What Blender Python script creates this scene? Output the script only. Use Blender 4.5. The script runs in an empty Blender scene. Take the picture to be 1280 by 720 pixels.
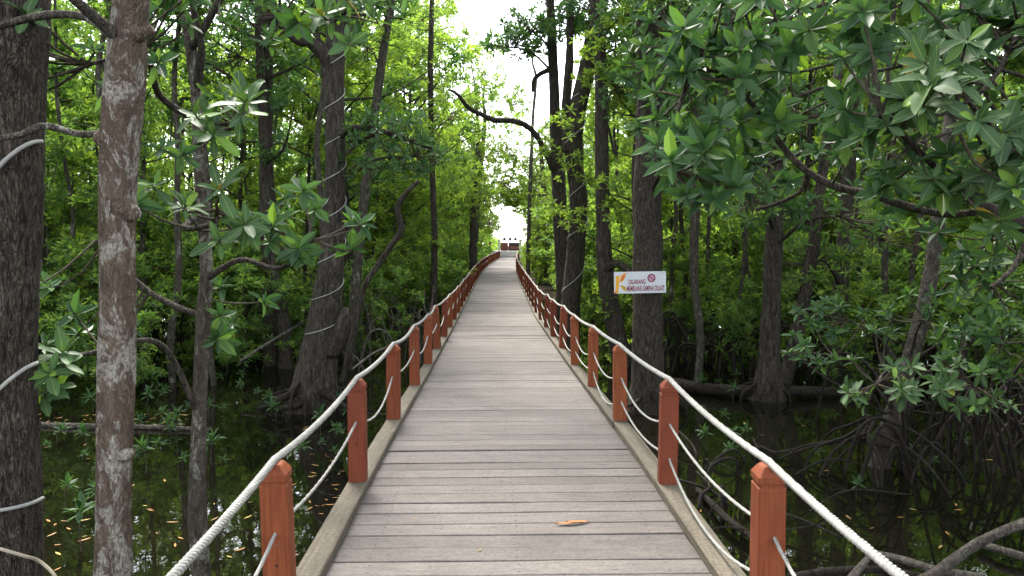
import bpy, math, random
import numpy as np
from mathutils import Vector, Matrix

# ------------------------------------------------------------------ camera, sky, sun, exposure
scene = bpy.context.scene
col = scene.collection
F = 985.0                      # focal length in photograph pixels (1280 wide)
CAMZ = 2.8                     # water level is z = 0
PITCH = math.atan(60 / F)
cam_d = bpy.data.cameras.new('camera')
cam = bpy.data.objects.new('camera', cam_d)
col.objects.link(cam)
cam.location = (0, 0, CAMZ)
cam.rotation_euler = (math.pi / 2 - PITCH, 0, 0)
cam_d.sensor_width = 36
cam_d.lens = 36 * F / 1280
cam_d.clip_start = 0.05
cam_d.clip_end = 2000
scene.camera = cam

SUN_EL, SUN_AZ = math.radians(58), math.radians(-20)     # azimuth from +Y, towards +X
world = bpy.data.worlds.new('World')
scene.world = world
world.use_nodes = True
wn = world.node_tree
sky = wn.nodes.new('ShaderNodeTexSky')
sky.sky_type = 'NISHITA'
sky.sun_disc = False
sky.sun_elevation = SUN_EL
sky.sun_rotation = SUN_AZ
sky.air_density = 0.7
sky.dust_density = 1.6
sky.ozone_density = 0.0
bg = wn.nodes['Background']
bg.inputs['Strength'].default_value = 0.15
hs = wn.nodes.new('ShaderNodeHueSaturation')      # thin white overcast: most of the blue washed out
hs.inputs['Saturation'].default_value = 0.35
wn.links.new(sky.outputs[0], hs.inputs['Color'])
wn.links.new(hs.outputs[0], bg.inputs['Color'])

sun_d = bpy.data.lights.new('sun', 'SUN')
sun_d.energy = 1.5
sun_d.angle = math.radians(14)
sun_d.color = (1.0, 0.95, 0.86)
sun = bpy.data.objects.new('sun', sun_d)
col.objects.link(sun)
sdir = Vector((math.sin(SUN_AZ) * math.cos(SUN_EL), math.cos(SUN_AZ) * math.cos(SUN_EL), math.sin(SUN_EL)))
sun.rotation_euler = sdir.to_track_quat('Z', 'Y').to_euler()
sun.location = (0, 0, 40)

scene.view_settings.view_transform = 'Standard'
scene.view_settings.look = 'None'
scene.view_settings.exposure = 2.95
scene.view_settings.gamma = 1.0
scene.view_settings.use_curve_mapping = False
scene.render.engine = 'CYCLES'
scene.cycles.use_denoising = True
scene.cycles.adaptive_threshold = 0.015
scene.cycles.max_bounces = 6
scene.cycles.diffuse_bounces = 3
scene.cycles.glossy_bounces = 2
scene.cycles.transmission_bounces = 4
scene.cycles.transparent_max_bounces = 4
scene.cycles.caustics_reflective = False
scene.cycles.caustics_refractive = False
scene.cycles.sample_clamp_indirect = 8

# ------------------------------------------------------------------ helpers
rs = np.random.RandomState(7)
random.seed(7)
CP, SP = math.cos(PITCH), math.sin(PITCH)


def at(px, py, d):
    """world point seen at photograph pixel (px, py) standing d metres ahead"""
    u, v = (px - 640) / F, (360 - py) / F
    dy, dz = CP + v * SP, -SP + v * CP
    t = d / dy
    return np.array((u * t, d, CAMZ + dz * t))


def onz(px, py, z=0.0):
    u, v = (px - 640) / F, (360 - py) / F
    dy, dz = CP + v * SP, -SP + v * CP
    t = (z - CAMZ) / dz
    return np.array((u * t, dy * t, z))


def mesh_quads(name, V, Q, mat=None, smooth=True, attr=None):
    V = np.asarray(V, np.float32)
    Q = np.asarray(Q, np.int32)
    me = bpy.data.meshes.new(name)
    me.vertices.add(len(V))
    me.vertices.foreach_set('co', V.ravel())
    me.loops.add(Q.size)
    me.loops.foreach_set('vertex_index', Q.ravel())
    me.polygons.add(len(Q))
    me.polygons.foreach_set('loop_start', np.arange(0, Q.size, Q.shape[1], dtype=np.int32))
    me.polygons.foreach_set('loop_total', np.full(len(Q), Q.shape[1], np.int32))
    me.polygons.foreach_set('use_smooth', np.full(len(Q), smooth, bool))
    if attr is not None:
        a = me.attributes.new('leaf_rand', 'FLOAT', 'FACE')
        a.data.foreach_set('value', np.asarray(attr, np.float32))
    me.update(calc_edges=True)
    if mat:
        me.materials.append(mat)
    return me


def link(name, me, parent=None, loc=(0, 0, 0), rot=None, scale=None):
    o = bpy.data.objects.new(name, me)
    col.objects.link(o)
    o.location = loc
    if rot is not None:
        o.rotation_euler = rot
    if scale is not None:
        o.scale = scale if hasattr(scale, '__len__') else (scale,) * 3
    if parent:
        o.parent = parent
    return o


def tag(o, label, cat, group=None):
    o['label'] = label
    o['category'] = cat
    if group:
        o['group'] = group
    return o


def thing(name, label, cat, loc=(0, 0, 0), group=None, rz=0.0, scale=1.0):
    o = link(name, None, None, loc, (0, 0, rz), scale)
    o.empty_display_size = 0.2
    return tag(o, label, cat, group)


def structure(o):
    o['kind'] = 'structure'
    return o


def catmull(P, step):
    P = np.asarray(P, float)
    if len(P) == 2:
        n = max(2, int(np.linalg.norm(P[1] - P[0]) / step) + 1)
        t = np.linspace(0, 1, n)[:, None]
        return P[0] * (1 - t) + P[1] * t
    E = np.vstack([2 * P[0] - P[1], P, 2 * P[-1] - P[-2]])
    out = []
    for i in range(1, len(E) - 2):
        p0, p1, p2, p3 = E[i - 1:i + 3]
        n = max(2, int(np.linalg.norm((p2 - p1)[:3]) / step))
        t = np.linspace(0, 1, n, endpoint=False)[:, None]
        out.append(.5 * (2 * p1 + (p2 - p0) * t + (2 * p0 - 5 * p1 + 4 * p2 - p3) * t * t
                         + (3 * p1 - p0 - 3 * p2 + p3) * t ** 3))
    out.append(P[-1:])
    return np.vstack(out)


def tube(P, R, sides=8, amp=0.0, seed=0, cap=True):
    P = np.asarray(P, float)
    R = np.broadcast_to(np.asarray(R, float), (len(P),)).copy()
    if cap:
        P = np.vstack([P[:1], P, P[-1:]])
        R = np.concatenate([[R[0] * .02], R, [R[-1] * .02]])
    n = len(P)
    T = np.gradient(P, axis=0)
    if cap:
        T[0], T[-1] = T[2], T[-3]
        T[1], T[-2] = T[2], T[-3]
    T /= np.linalg.norm(T, axis=1)[:, None] + 1e-9
    N = np.zeros_like(P)
    ref = np.array((1., 0, 0)) if abs(T[0][0]) < .8 else np.array((0, 1., 0))
    v = ref - T[0] * ref.dot(T[0])
    N[0] = v / np.linalg.norm(v)
    for i in range(1, n):
        v = N[i - 1] - T[i] * N[i - 1].dot(T[i])
        N[i] = v / (np.linalg.norm(v) + 1e-9)
    B = np.cross(T, N)
    th = np.linspace(0, 2 * np.pi, sides, endpoint=False)
    rr = R[:, None] * np.ones(sides)
    if amp:
        q = np.random.RandomState(seed)
        s = np.concatenate([[0], np.cumsum(np.linalg.norm(np.diff(P, axis=0), axis=1))])
        w = np.zeros((n, sides))
        for k in range(7):
            m = q.randint(1, 6)
            w += np.sin(m * th[None, :] + q.uniform(0, 6.3) + s[:, None] * q.uniform(-6, 6)) * q.uniform(.3, 1)
        w += q.normal(0, .7, (n, sides))
        rr = rr * (1 + amp * w / 2.2)
    V = P[:, None, :] + rr[:, :, None] * (np.cos(th)[None, :, None] * N[:, None, :] + np.sin(th)[None, :, None] * B[:, None, :])
    i = np.arange(n - 1)[:, None] * sides
    j = np.arange(sides)[None, :]
    jn = (j + 1) % sides
    Q = np.stack([i + j, i + jn, i + sides + jn, i + sides + j], -1).reshape(-1, 4)
    return V.reshape(-1, 3), Q


class MB:
    def __init__(self):
        self.V, self.Q, self.n = [], [], 0

    def add(self, VQ):
        V, Q = VQ
        self.V.append(np.asarray(V, float))
        self.Q.append(np.asarray(Q) + self.n)
        self.n += len(V)
        return self

    def box(self, c, s):
        c, s = np.array(c, float), np.array(s, float) / 2
        V = np.array([(x, y, z) for x in (-1, 1) for y in (-1, 1) for z in (-1, 1)]) * s + c
        return self.add((V, [(0, 1, 3, 2), (4, 6, 7, 5), (0, 4, 5, 1), (2, 3, 7, 6), (0, 2, 6, 4), (1, 5, 7, 3)]))

    def mesh(self, name, mat, smooth=True, off=None):
        V = np.vstack(self.V)
        if off is not None:
            V = V - np.asarray(off)
        return mesh_quads(name, V, np.vstack(self.Q), mat, smooth)


def loft(rings, close=True):
    """rings: list of equal-length point loops -> quads"""
    n = len(rings[0])
    V = np.vstack(rings)
    Q = []
    for r in range(len(rings) - 1):
        for k in range(n):
            Q.append((r * n + k, r * n + (k + 1) % n, (r + 1) * n + (k + 1) % n, (r + 1) * n + k))
    return V, np.array(Q)


# ------------------------------------------------------------------ materials
def new_mat(name):
    m = bpy.data.materials.new(name)
    m.use_nodes = True
    nt = m.node_tree
    return m, nt, nt.nodes['Principled BSDF']


def nd(nt, t, **kw):
    n = nt.nodes.new(t)
    for k, v in kw.items():
        if k in n.inputs:
            n.inputs[k].default_value = v
        else:
            setattr(n, k, v)
    return n


def ramp(nt, src, stops, interp='LINEAR'):
    r = nt.nodes.new('ShaderNodeValToRGB')
    e = r.color_ramp.elements
    r.color_ramp.interpolation = interp
    while len(e) < len(stops):
        e.new(0.5)
    for k, (p, c) in enumerate(stops):
        e[k].position = p
        e[k].color = (c, c, c, 1) if isinstance(c, (int, float)) else (*c, 1)
    nt.links.new(src, r.inputs[0])
    return r


def coords(nt, scale=(1, 1, 1), out='Object', rnd=False):
    tc = nt.nodes.new('ShaderNodeTexCoord')
    mp = nt.nodes.new('ShaderNodeMapping')
    mp.inputs['Scale'].default_value = scale
    nt.links.new(tc.outputs[out], mp.inputs[0])
    if rnd:
        oi = nt.nodes.new('ShaderNodeObjectInfo')
        ml = nd(nt, 'ShaderNodeMath', operation='MULTIPLY')
        ml.inputs[1].default_value = 57.0
        nt.links.new(oi.outputs['Random'], ml.inputs[0])
        cb = nt.nodes.new('ShaderNodeCombineXYZ')
        for k in range(3):
            nt.links.new(ml.outputs[0], cb.inputs[k])
        nt.links.new(cb.outputs[0], mp.inputs['Location'])
    return mp.outputs[0]


def noise(nt, vec, scale, detail=4, rough=.55, dist=0):
    n = nt.nodes.new('ShaderNodeTexNoise')
    n.inputs['Scale'].default_value = scale
    n.inputs['Detail'].default_value = detail
    n.inputs['Roughness'].default_value = rough
    n.inputs['Distortion'].default_value = dist
    nt.links.new(vec, n.inputs['Vector'])
    return n.outputs[0]


def mixc(nt, fac, a, b, mode='MIX'):
    m = nt.nodes.new('ShaderNodeMix')
    m.data_type = 'RGBA'
    m.blend_type = mode
    for s, v in ((0, fac), (6, a), (7, b)):
        if isinstance(v, (int, float)):
            m.inputs[s].default_value = v
        elif isinstance(v, tuple):
            m.inputs[s].default_value = (*v, 1)
        else:
            nt.links.new(v, m.inputs[s])
    return m.outputs[2]


def bump(nt, h, strength, dist, bsdf):
    b = nt.nodes.new('ShaderNodeBump')
    b.inputs['Strength'].default_value = strength
    b.inputs['Distance'].default_value = dist
    nt.links.new(h, b.inputs['Height'])
    nt.links.new(b.outputs[0], bsdf.inputs['Normal'])


def bark(name, dark, light, patch, patch_amt=.60, patch_w=.05, zs=.25, fs=14, crack=1.0, plate=11.):
    """ridged bark: fissures between stretched plates, grain, and lichen patches broken up by the grain"""
    m, nt, b = new_mat(name)
    v = coords(nt, (1, 1, zs), rnd=True)
    vi = coords(nt, (1, 1, .55), rnd=True)
    n1 = noise(nt, v, fs, 8, .7, .5)
    nw = nt.nodes.new('ShaderNodeTexNoise')
    nw.inputs['Scale'].default_value = 7
    nw.inputs['Detail'].default_value = 4
    nt.links.new(v, nw.inputs['Vector'])
    va = nd(nt, 'ShaderNodeVectorMath', operation='MULTIPLY_ADD')
    va.inputs[1].default_value = (.5, .5, .5)
    nt.links.new(nw.outputs['Color'], va.inputs[0])
    nt.links.new(v, va.inputs[2])
    vo = nd(nt, 'ShaderNodeTexVoronoi', feature='DISTANCE_TO_EDGE')
    vo.inputs['Scale'].default_value = plate
    nt.links.new(va.outputs[0], vo.inputs['Vector'])
    cr = ramp(nt, vo.outputs['Distance'], [(0., 0.), (.16, 1.)]).outputs[0]
    n2 = noise(nt, vi, 6.5, 8, .72, .6)
    n3 = noise(nt, vi, 1.3, 3)
    nf = noise(nt, vi, 60, 3, .6)
    c = ramp(nt, n1, [(.36, dark), (.50, tuple(x * .55 for x in light)), (.64, light)]).outputs[0]
    c = mixc(nt, ramp(nt, n3, [(.35, 0.), (.7, .6)]).outputs[0], c, tuple(x * .5 for x in light))
    pm = ramp(nt, n2, [(patch_amt, 0.), (patch_amt + patch_w, 1.)]).outputs[0]
    pf = mixc(nt, 1.0, pm, ramp(nt, nf, [(.36, .15), (.55, 1.)]).outputs[0], 'MULTIPLY')
    c = mixc(nt, pf, c, mixc(nt, n1, patch, tuple(x * .6 for x in patch)))
    inv = ramp(nt, cr, [(0., .85 * crack), (1., 0.)]).outputs[0]
    c = mixc(nt, inv, c, tuple(x * .45 for x in dark))
    nt.links.new(c, b.inputs['Base Color'])
    b.inputs['Roughness'].default_value = .9
    b.inputs['Specular IOR Level'].default_value = .15
    h = mixc(nt, .5 * crack, n1, cr)
    h = mixc(nt, .25, h, nf)
    bump(nt, h, 1.0, .07, b)
    return m


M = {}
M['bark_dark'] = bark('bark_dark', (.021, .017, .0135), (.135, .112, .088), (.24, .23, .19), .62, .05, .22, 22, .5, 19.)
M['bark_rough'] = bark('bark_rough', (.020, .016, .012), (.165, .135, .106), (.23, .23, .19), .62, .06, .22, 34, .65, 30.)
M['bark_pale'] = bark('bark_pale', (.085, .057, .040), (.26, .188, .138), (.52, .475, .40), .50, .045, .35, 26, .3, 30.)
M['bark_grey'] = bark('bark_grey', (.045, .036, .029), (.18, .155, .12), (.38, .37, .31), .57, .05, .35, 24, .5, 24.)
M['bark_spotted'] = bark('bark_spotted', (.055, .042, .032), (.21, .172, .132), (.46, .44, .37), .525, .05, .4, 26, .35, 30.)
M['root'] = bark('root', (.013, .010, .008), (.055, .045, .036), (.11, .105, .09), .66, .05, .5, 16, .3)
M['driftwood'] = bark('driftwood', (.06, .05, .042), (.23, .20, .165), (.33, .31, .27), .58, .05, .5, 20, .4, 18.)
M['twig'] = bark('twig', (.05, .04, .03), (.17, .14, .10), (.28, .26, .20), .62, .05, .5, 20, .2)


def leafmat(name, stops, trans=.35, tcol=(1.25, 1.35, .55), rough=.38, spec=.45, obj=False):
    m, nt, b = new_mat(name)
    if obj:
        src = nd(nt, 'ShaderNodeObjectInfo').outputs['Random']
    else:
        a = nt.nodes.new('ShaderNodeAttribute')
        a.attribute_name = 'leaf_rand'
        src = a.outputs['Fac']
    c = ramp(nt, src, stops).outputs[0]
    if obj:      # a paler midrib and a little mottling on the big leaves
        tc = nt.nodes.new('ShaderNodeTexCoord')
        sx = nt.nodes.new('ShaderNodeSeparateXYZ')
        nt.links.new(tc.outputs['Object'], sx.inputs[0])
        ab = nd(nt, 'ShaderNodeMath', operation='ABSOLUTE')
        nt.links.new(sx.outputs[1], ab.inputs[0])
        rib = ramp(nt, ab.outputs[0], [(.008, 1.), (.02, 0.)]).outputs[0]
        c = mixc(nt, noise(nt, coords(nt, (1, 1, 1), rnd=True), 6, 3), c, mixc(nt, .3, c, (.10, .12, .03)))
        c = mixc(nt, rib, c, mixc(nt, .45, c, (.22, .28, .10)))
    nt.links.new(c, b.inputs['Base Color'])
    b.inputs['Roughness'].default_value = rough
    b.inputs['Specular IOR Level'].default_value = spec
    t = nt.nodes.new('ShaderNodeBsdfTranslucent')
    nt.links.new(mixc(nt, 1.0, c, tcol, 'MULTIPLY'), t.inputs['Color'])
    mx = nt.nodes.new('ShaderNodeMixShader')
    mx.inputs[0].default_value = trans
    nt.links.new(b.outputs[0], mx.inputs[1])
    nt.links.new(t.outputs[0], mx.inputs[2])
    nt.links.new(mx.outputs[0], nt.nodes['Material Output'].inputs['Surface'])
    return m


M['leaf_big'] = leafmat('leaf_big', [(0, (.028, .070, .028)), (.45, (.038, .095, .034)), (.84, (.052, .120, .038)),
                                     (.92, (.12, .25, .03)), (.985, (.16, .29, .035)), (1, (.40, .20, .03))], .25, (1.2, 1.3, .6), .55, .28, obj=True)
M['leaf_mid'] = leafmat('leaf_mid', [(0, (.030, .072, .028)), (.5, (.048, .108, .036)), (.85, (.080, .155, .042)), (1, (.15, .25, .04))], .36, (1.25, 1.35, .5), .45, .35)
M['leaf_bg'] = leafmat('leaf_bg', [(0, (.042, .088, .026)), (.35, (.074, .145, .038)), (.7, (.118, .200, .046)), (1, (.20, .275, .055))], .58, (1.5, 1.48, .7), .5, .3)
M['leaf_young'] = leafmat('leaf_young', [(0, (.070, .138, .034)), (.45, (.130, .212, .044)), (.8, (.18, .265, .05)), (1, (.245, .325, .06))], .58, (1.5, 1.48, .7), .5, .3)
M['leaf_fallen'] = leafmat('leaf_fallen', [(0, (.30, .10, .02)), (.35, (.40, .19, .03)), (.6, (.18, .09, .035)), (.8, (.42, .28, .05)), (1, (.30, .24, .08))], .1, (1, 1, 1), .5, .3, obj=True)


def wood(name, a, b_, c_, grain=(1.2, 22, 22), rough=.8, tint_rand=.35, bs=.25, nails=False):
    m, nt, b = new_mat(name)
    v = coords(nt, grain, rnd=True)
    n1 = noise(nt, v, 3.0, 6, .6, .6)
    v2 = coords(nt, (1, 1.6, 1), rnd=True)
    n2 = noise(nt, v2, 2.3, 5, .65)
    c = ramp(nt, n1, [(.28, a), (.52, b_), (.75, c_)]).outputs[0]
    c = mixc(nt, ramp(nt, n2, [(.35, 0.), (.75, .6)]).outputs[0], c, mixc(nt, .55, c, tuple(x * .55 for x in a)))
    v3 = coords(nt, (4, 30, 30), rnd=True)
    n3 = noise(nt, v3, 2.2, 2, .5)
    c = mixc(nt, ramp(nt, n3, [(.66, 0.), (.74, .8)]).outputs[0], c, tuple(x * .3 for x in a))
    n4 = noise(nt, coords(nt, (1, 1.5, 1), rnd=True), 45, 4, .7)
    c = mixc(nt, ramp(nt, n4, [(.40, .5), (.56, 0.)]).outputs[0], c, tuple(x * .62 for x in a))
    oi = nt.nodes.new('ShaderNodeObjectInfo')
    r = ramp(nt, oi.outputs['Random'], [(0, 1 - tint_rand), (1, 1.)]).outputs[0]
    c = mixc(nt, 1.0, c, r, 'MULTIPLY')
    if nails:       # two rusty nail heads over each joist
        tc = nt.nodes.new('ShaderNodeTexCoord')
        sx = nt.nodes.new('ShaderNodeSeparateXYZ')
        nt.links.new(tc.outputs['Object'], sx.inputs[0])

        def mth(op, a_, b_=None):
            n_ = nd(nt, 'ShaderNodeMath', operation=op)
            for i_, v_ in enumerate((a_, b_)):
                if v_ is None:
                    continue
                if isinstance(v_, (int, float)):
                    n_.inputs[i_].default_value = v_
                else:
                    nt.links.new(v_, n_.inputs[i_])
            return n_.outputs[0]
        gp = nt.nodes.new('ShaderNodeNewGeometry')      # damp stains that run across several boards
        st = noise(nt, gp.outputs['Position'], 1.1, 6, .68, .5)
        c = mixc(nt, ramp(nt, st, [(.46, 0.), (.66, .6)]).outputs[0], c, mixc(nt, 1.0, c, (.62, .60, .60), 'MULTIPLY'))
        ax = mth('ABSOLUTE', sx.outputs[0])
        dx_ = mth('MINIMUM', ax, mth('ABSOLUTE', mth('SUBTRACT', ax, .8)))
        dy_ = mth('ABSOLUTE', mth('SUBTRACT', mth('ABSOLUTE', sx.outputs[1]), .048))
        dd_ = mth('SQRT', mth('ADD', mth('MULTIPLY', dx_, dx_), mth('MULTIPLY', dy_, dy_)))
        c = mixc(nt, ramp(nt, dd_, [(.0045, .85), (.009, 0.)]).outputs[0], c, (.035, .022, .016))
    nt.links.new(c, b.inputs['Base Color'])
    b.inputs['Roughness'].default_value = rough
    b.inputs['Specular IOR Level'].default_value = .25
    bump(nt, n1, bs, .006, b)
    return m


M['deck'] = wood('deck_wood', (.130, .113, .101), (.170, .149, .135), (.210, .187, .171), (1.2, 16, 16), tint_rand=.26, nails=True)
M['kerb'] = wood('kerb_wood', (.09, .076, .054), (.148, .125, .092), (.206, .178, .136), (22, 1.2, 22))
M['pile'] = wood('pile_wood', (.06, .05, .04), (.12, .10, .08), (.17, .15, .12), (22, 22, 1.2))


def post_mat():
    m, nt, b = new_mat('post_stain')
    n1 = noise(nt, coords(nt, (26, 26, 1.5), rnd=True), 2.5, 5, .6, .4)
    c = ramp(nt, n1, [(.3, (.135, .033, .012)), (.6, (.22, .062, .020)), (.8, (.28, .088, .030))]).outputs[0]
    oi = nt.nodes.new('ShaderNodeObjectInfo')
    c = mixc(nt, ramp(nt, oi.outputs['Random'], [(0, 0.), (1, .75)]).outputs[0], c, mixc(nt, .85, c, (.105, .018, .012)))
    n2 = noise(nt, coords(nt, (1, 1, 1), rnd=True), 9, 5, .7)
    c = mixc(nt, ramp(nt, n2, [(.60, 0.), (.68, .65)]).outputs[0], c, (.13, .062, .04))
    nt.links.new(c, b.inputs['Base Color'])
    b.inputs['Roughness'].default_value = .65
    b.inputs['Specular IOR Level'].default_value = .2
    bump(nt, n1, .15, .004, b)
    return m


M['post'] = post_mat()


def plain(name, c, rough=.6, var=.25, sc=8, spec=.4):
    m, nt, b = new_mat(name)
    n1 = noise(nt, coords(nt), sc, 5, .6)
    cc = ramp(nt, n1, [(.3, tuple(x * (1 - var) for x in c)), (.7, c)]).outputs[0]
    nt.links.new(cc, b.inputs['Base Color'])
    b.inputs['Roughness'].default_value = rough
    b.inputs['Specular IOR Level'].default_value = spec
    return m


M['rope'] = plain('rope_white', (.34, .33, .30), .9, .35, 14, .2)
M['rope_thin'] = plain('rope_grey', (.42, .41, .39), .8, .4, 12, .2)
M['rope_tan'] = plain('rope_tan', (.42, .36, .26), .8, .3, 12, .2)
M['hole'] = plain('hole_dark', (.015, .008, .006), .9, .2)
M['sign'] = plain('sign_white', (.64, .65, .67), .5, .12, 4)
M['ink'] = plain('sign_ink', (.22, .012, .035), .5, .15)
M['sign_orange'] = plain('sign_orange', (.78, .36, .02), .5, .15)
M['sign_red'] = plain('sign_red', (.62, .11, .02), .5, .15)
M['sign_ochre'] = plain('sign_ochre', (.52, .34, .02), .5, .15)
M['pink'] = plain('sign_pink', (.55, .30, .42), .5, .15)
M['pale'] = plain('pale_paint', (.74, .70, .66), .6, .12)
M['concrete'] = plain('concrete', (.42, .41, .39), .85, .25)
M['redbrown'] = plain('redbrown_paint', (.17, .05, .035), .6, .35, 3)
M['darkpaint'] = plain('dark_paint', (.035, .030, .032), .5, .3, 3)


def water_mat():
    m, nt, b = new_mat('water')
    c = ramp(nt, noise(nt, coords(nt), .5, 4), [(.35, (.003, .003, .0017)), (.7, (.007, .0065, .0034))]).outputs[0]
    nt.links.new(c, b.inputs['Base Color'])
    b.inputs['Roughness'].default_value = .012
    b.inputs['IOR'].default_value = 1.33
    b.inputs['Specular IOR Level'].default_value = 1.0
    n1 = noise(nt, coords(nt, (1, .55, 1)), 4.5, 3, .5)
    n2 = noise(nt, coords(nt), .7, 2, .5)
    bump(nt, mixc(nt, .5, n1, n2), .07, .035, b)
    return m


M['water'] = water_mat()


def mud_mat():
    m, nt, b = new_mat('mud')
    n1 = noise(nt, coords(nt), 2.5, 6, .65)
    c = ramp(nt, n1, [(.3, (.016, .013, .010)), (.6, (.040, .033, .024)), (.8, (.075, .062, .042))]).outputs[0]
    nt.links.new(c, b.inputs['Base Color'])
    b.inputs['Roughness'].default_value = 1.0
    b.inputs['Specular IOR Level'].default_value = .03
    bump(nt, n1, .6, .05, b)
    return m


M['mud'] = mud_mat()

# ------------------------------------------------------------------ leaves
def frames(D, U):
    T = D / (np.linalg.norm(D, axis=1)[:, None] + 1e-9)
    S = np.cross(T, U)
    S /= np.linalg.norm(S, axis=1)[:, None] + 1e-9
    return T, S, np.cross(S, T)


def leaf_batch(P, D, U, L, W, droop=.18, fold=.16):
    """folded hexagonal leaves: arrays of base point, direction, up hint, length, width"""
    T, S, N = frames(D, U)
    prof = [(0, 0), (.36, .5), (.72, .40), (1, 0), (.72, -.40), (.36, -.5)]
    V = np.zeros((len(P), 6, 3))
    for k, (a, w) in enumerate(prof):
        V[:, k] = P + T * (a * L)[:, None] + S * (w * W)[:, None] + N * ((abs(w) * 2 * fold * W) - droop * L * a * a)[:, None]
    i = np.arange(len(P))[:, None, None] * 6
    Q = (i + np.array([[0, 1, 2, 3], [3, 4, 5, 0]])[None]).reshape(-1, 4)
    return V.reshape(-1, 3), Q


def whorl_dirs(q, A, n, el_hi=68, el_lo=-12):
    """for N whorl axes, n leaf directions each"""
    N = len(A)
    T, S, B = frames(A, np.tile((.31, .22, .9), (N, 1)) + q.normal(0, .1, (N, 3)))
    az = (np.arange(n)[None] * 2.39996 + q.uniform(0, 6.28, (N, 1)) + q.normal(0, .15, (N, n)))
    el = np.radians(np.linspace(el_hi, el_lo, n)[None] + q.normal(0, 9, (N, n)))
    D = (np.cos(el) * np.cos(az))[..., None] * S[:, None] + (np.cos(el) * np.sin(az))[..., None] * B[:, None] + np.sin(el)[..., None] * T[:, None]
    U = np.broadcast_to(T[:, None], D.shape)
    return D, U


def whorls_mesh(name, q, P, A, n, L, W, mat, jit=.25, droop=.2):
    P, A = np.asarray(P), np.asarray(A)
    D, U = whorl_dirs(q, A, n)
    N = len(P)
    PP = np.repeat(P[:, None], n, 1).reshape(-1, 3)
    D, U = D.reshape(-1, 3), U.reshape(-1, 3)
    sz = np.repeat(q.uniform(1 - jit, 1 + jit, N), n) * q.uniform(.75, 1.15, N * n)
    PP = PP + D * (.10 * L)
    V, Q = leaf_batch(PP, D, U, L * sz, W * sz * q.uniform(.85, 1.15, N * n), droop)
    base = np.repeat(q.beta(2, 2.2, N), n)
    r = np.clip(base * .6 + q.uniform(0, .4, N * n), 0, 1)
    return mesh_quads(name, V, Q, mat, False, np.repeat(r, 2))


def big_leaf(name, bend, wid, seed):
    """one large glossy leaf, unit length along +X, with midrib groove and short stalk"""
    q = np.random.RandomState(seed)
    us = np.array([0, .09, .24, .43, .64, .84, .95, 1.0])
    ws = np.array([.012, .026, .115, .175, .185, .135, .065, .006]) * wid
    V, Q = [], []
    for k, (u, w) in enumerate(zip(us, ws)):
        z = -bend * u * u + .05 * math.sin(u * 5 + seed)
        x = u * (1 - .12 * bend * u)
        e = q.uniform(-.02, .02) + .05 * u * math.sin(seed * 2.1)
        V += [(x, w, z + w * .32 + e), (x, 0, z), (x, -w, z + w * .32 - e)]
        if k:
            a = (k - 1) * 3
            Q += [(a, a + 3, a + 4, a + 1), (a + 1, a + 4, a + 5, a + 2)]
    return mesh_quads(name, V, Q, M['leaf_big'], True)


BIG = [big_leaf('leaf_shape_%d' % k, b, w, k) for k, (b, w) in enumerate([(.08, 1.0), (.16, .95), (.26, 1.05), (.42, .9), (.2, .8), (-.05, .85), (.3, 1.1), (.12, .72), (.55, .85), (.22, .95)])]


def leaf_objects(parent, off, P, D, U, L, limit=300):
    """individual leaves as objects under parent; the remainder in one mesh"""
    T, S, N = frames(D, U)
    Wd = -S       # right handed: X along leaf, Y side, Z up
    for k in range(min(limit, len(P))):
        o = bpy.data.objects.new('leaf', BIG[rs.randint(len(BIG))])
        col.objects.link(o)
        m = Matrix(((T[k][0], Wd[k][0], N[k][0], P[k][0] - off[0]), (T[k][1], Wd[k][1], N[k][1], P[k][1] - off[1]),
                    (T[k][2], Wd[k][2], N[k][2], P[k][2] - off[2]), (0, 0, 0, 1)))
        o.parent = parent
        o.matrix_local = m @ Matrix.Scale(float(L[k]), 4)


# ------------------------------------------------------------------ water and ground
def grid_mesh(name, xs, ys, zf, mat):
    X, Y = np.meshgrid(xs, ys)
    Z = zf(X, Y)
    V = np.stack([X, Y, Z], -1).reshape(-1, 3)
    nx, ny = len(xs), len(ys)
    i = (np.arange(ny - 1)[:, None] * nx + np.arange(nx - 1)[None]).reshape(-1)
    return mesh_quads(name, V, np.stack([i, i + 1, i + nx + 1, i + nx], -1), mat)


CL_Y = np.array([-6, 0, 4.1, 5.4, 7.6, 11.2, 20.3, 34, 47, 62, 78, 92, 104])
CL_X = np.array([.26, .12, .035, .0, -.06, -.15, -.38, -.62, -.76, -.72, -.52, -.28, -.05])
CL_Z = np.array([1.05, 1.05, 1.05, 1.06, 1.03, .92, .75, .79, .85, .85, .80, .76, .76])


def _pc(yy, A):
    return np.interp(yy, CL_Y, A)


_sy = np.linspace(-6, 104, 1101)
_k = np.exp(-np.linspace(-2, 2, 41) ** 2)
_k /= _k.sum()
_sx = np.convolve(np.pad(_pc(_sy, CL_X), 20, 'edge'), _k, 'valid')
_sz = np.convolve(np.pad(_pc(_sy, CL_Z), 20, 'edge'), _k, 'valid')


def cx(y):
    return float(np.interp(y, _sy, _sx))


def dz(y):
    return float(np.interp(y, _sy, _sz))


def sines(seed, k, fmin, fmax):
    q = np.random.RandomState(seed)
    A = [(q.uniform(fmin, fmax) * math.cos(a), q.uniform(fmin, fmax) * math.sin(a), q.uniform(0, 6.3), q.uniform(.4, 1)) for a in q.uniform(0, 6.3, k)]
    return lambda X, Y: sum(w * np.sin(X * fx + Y * fy + p) for fx, fy, p, w in A) / k


_g1, _g2 = sines(3, 9, .2, .9), sines(4, 9, 1., 3.5)


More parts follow.
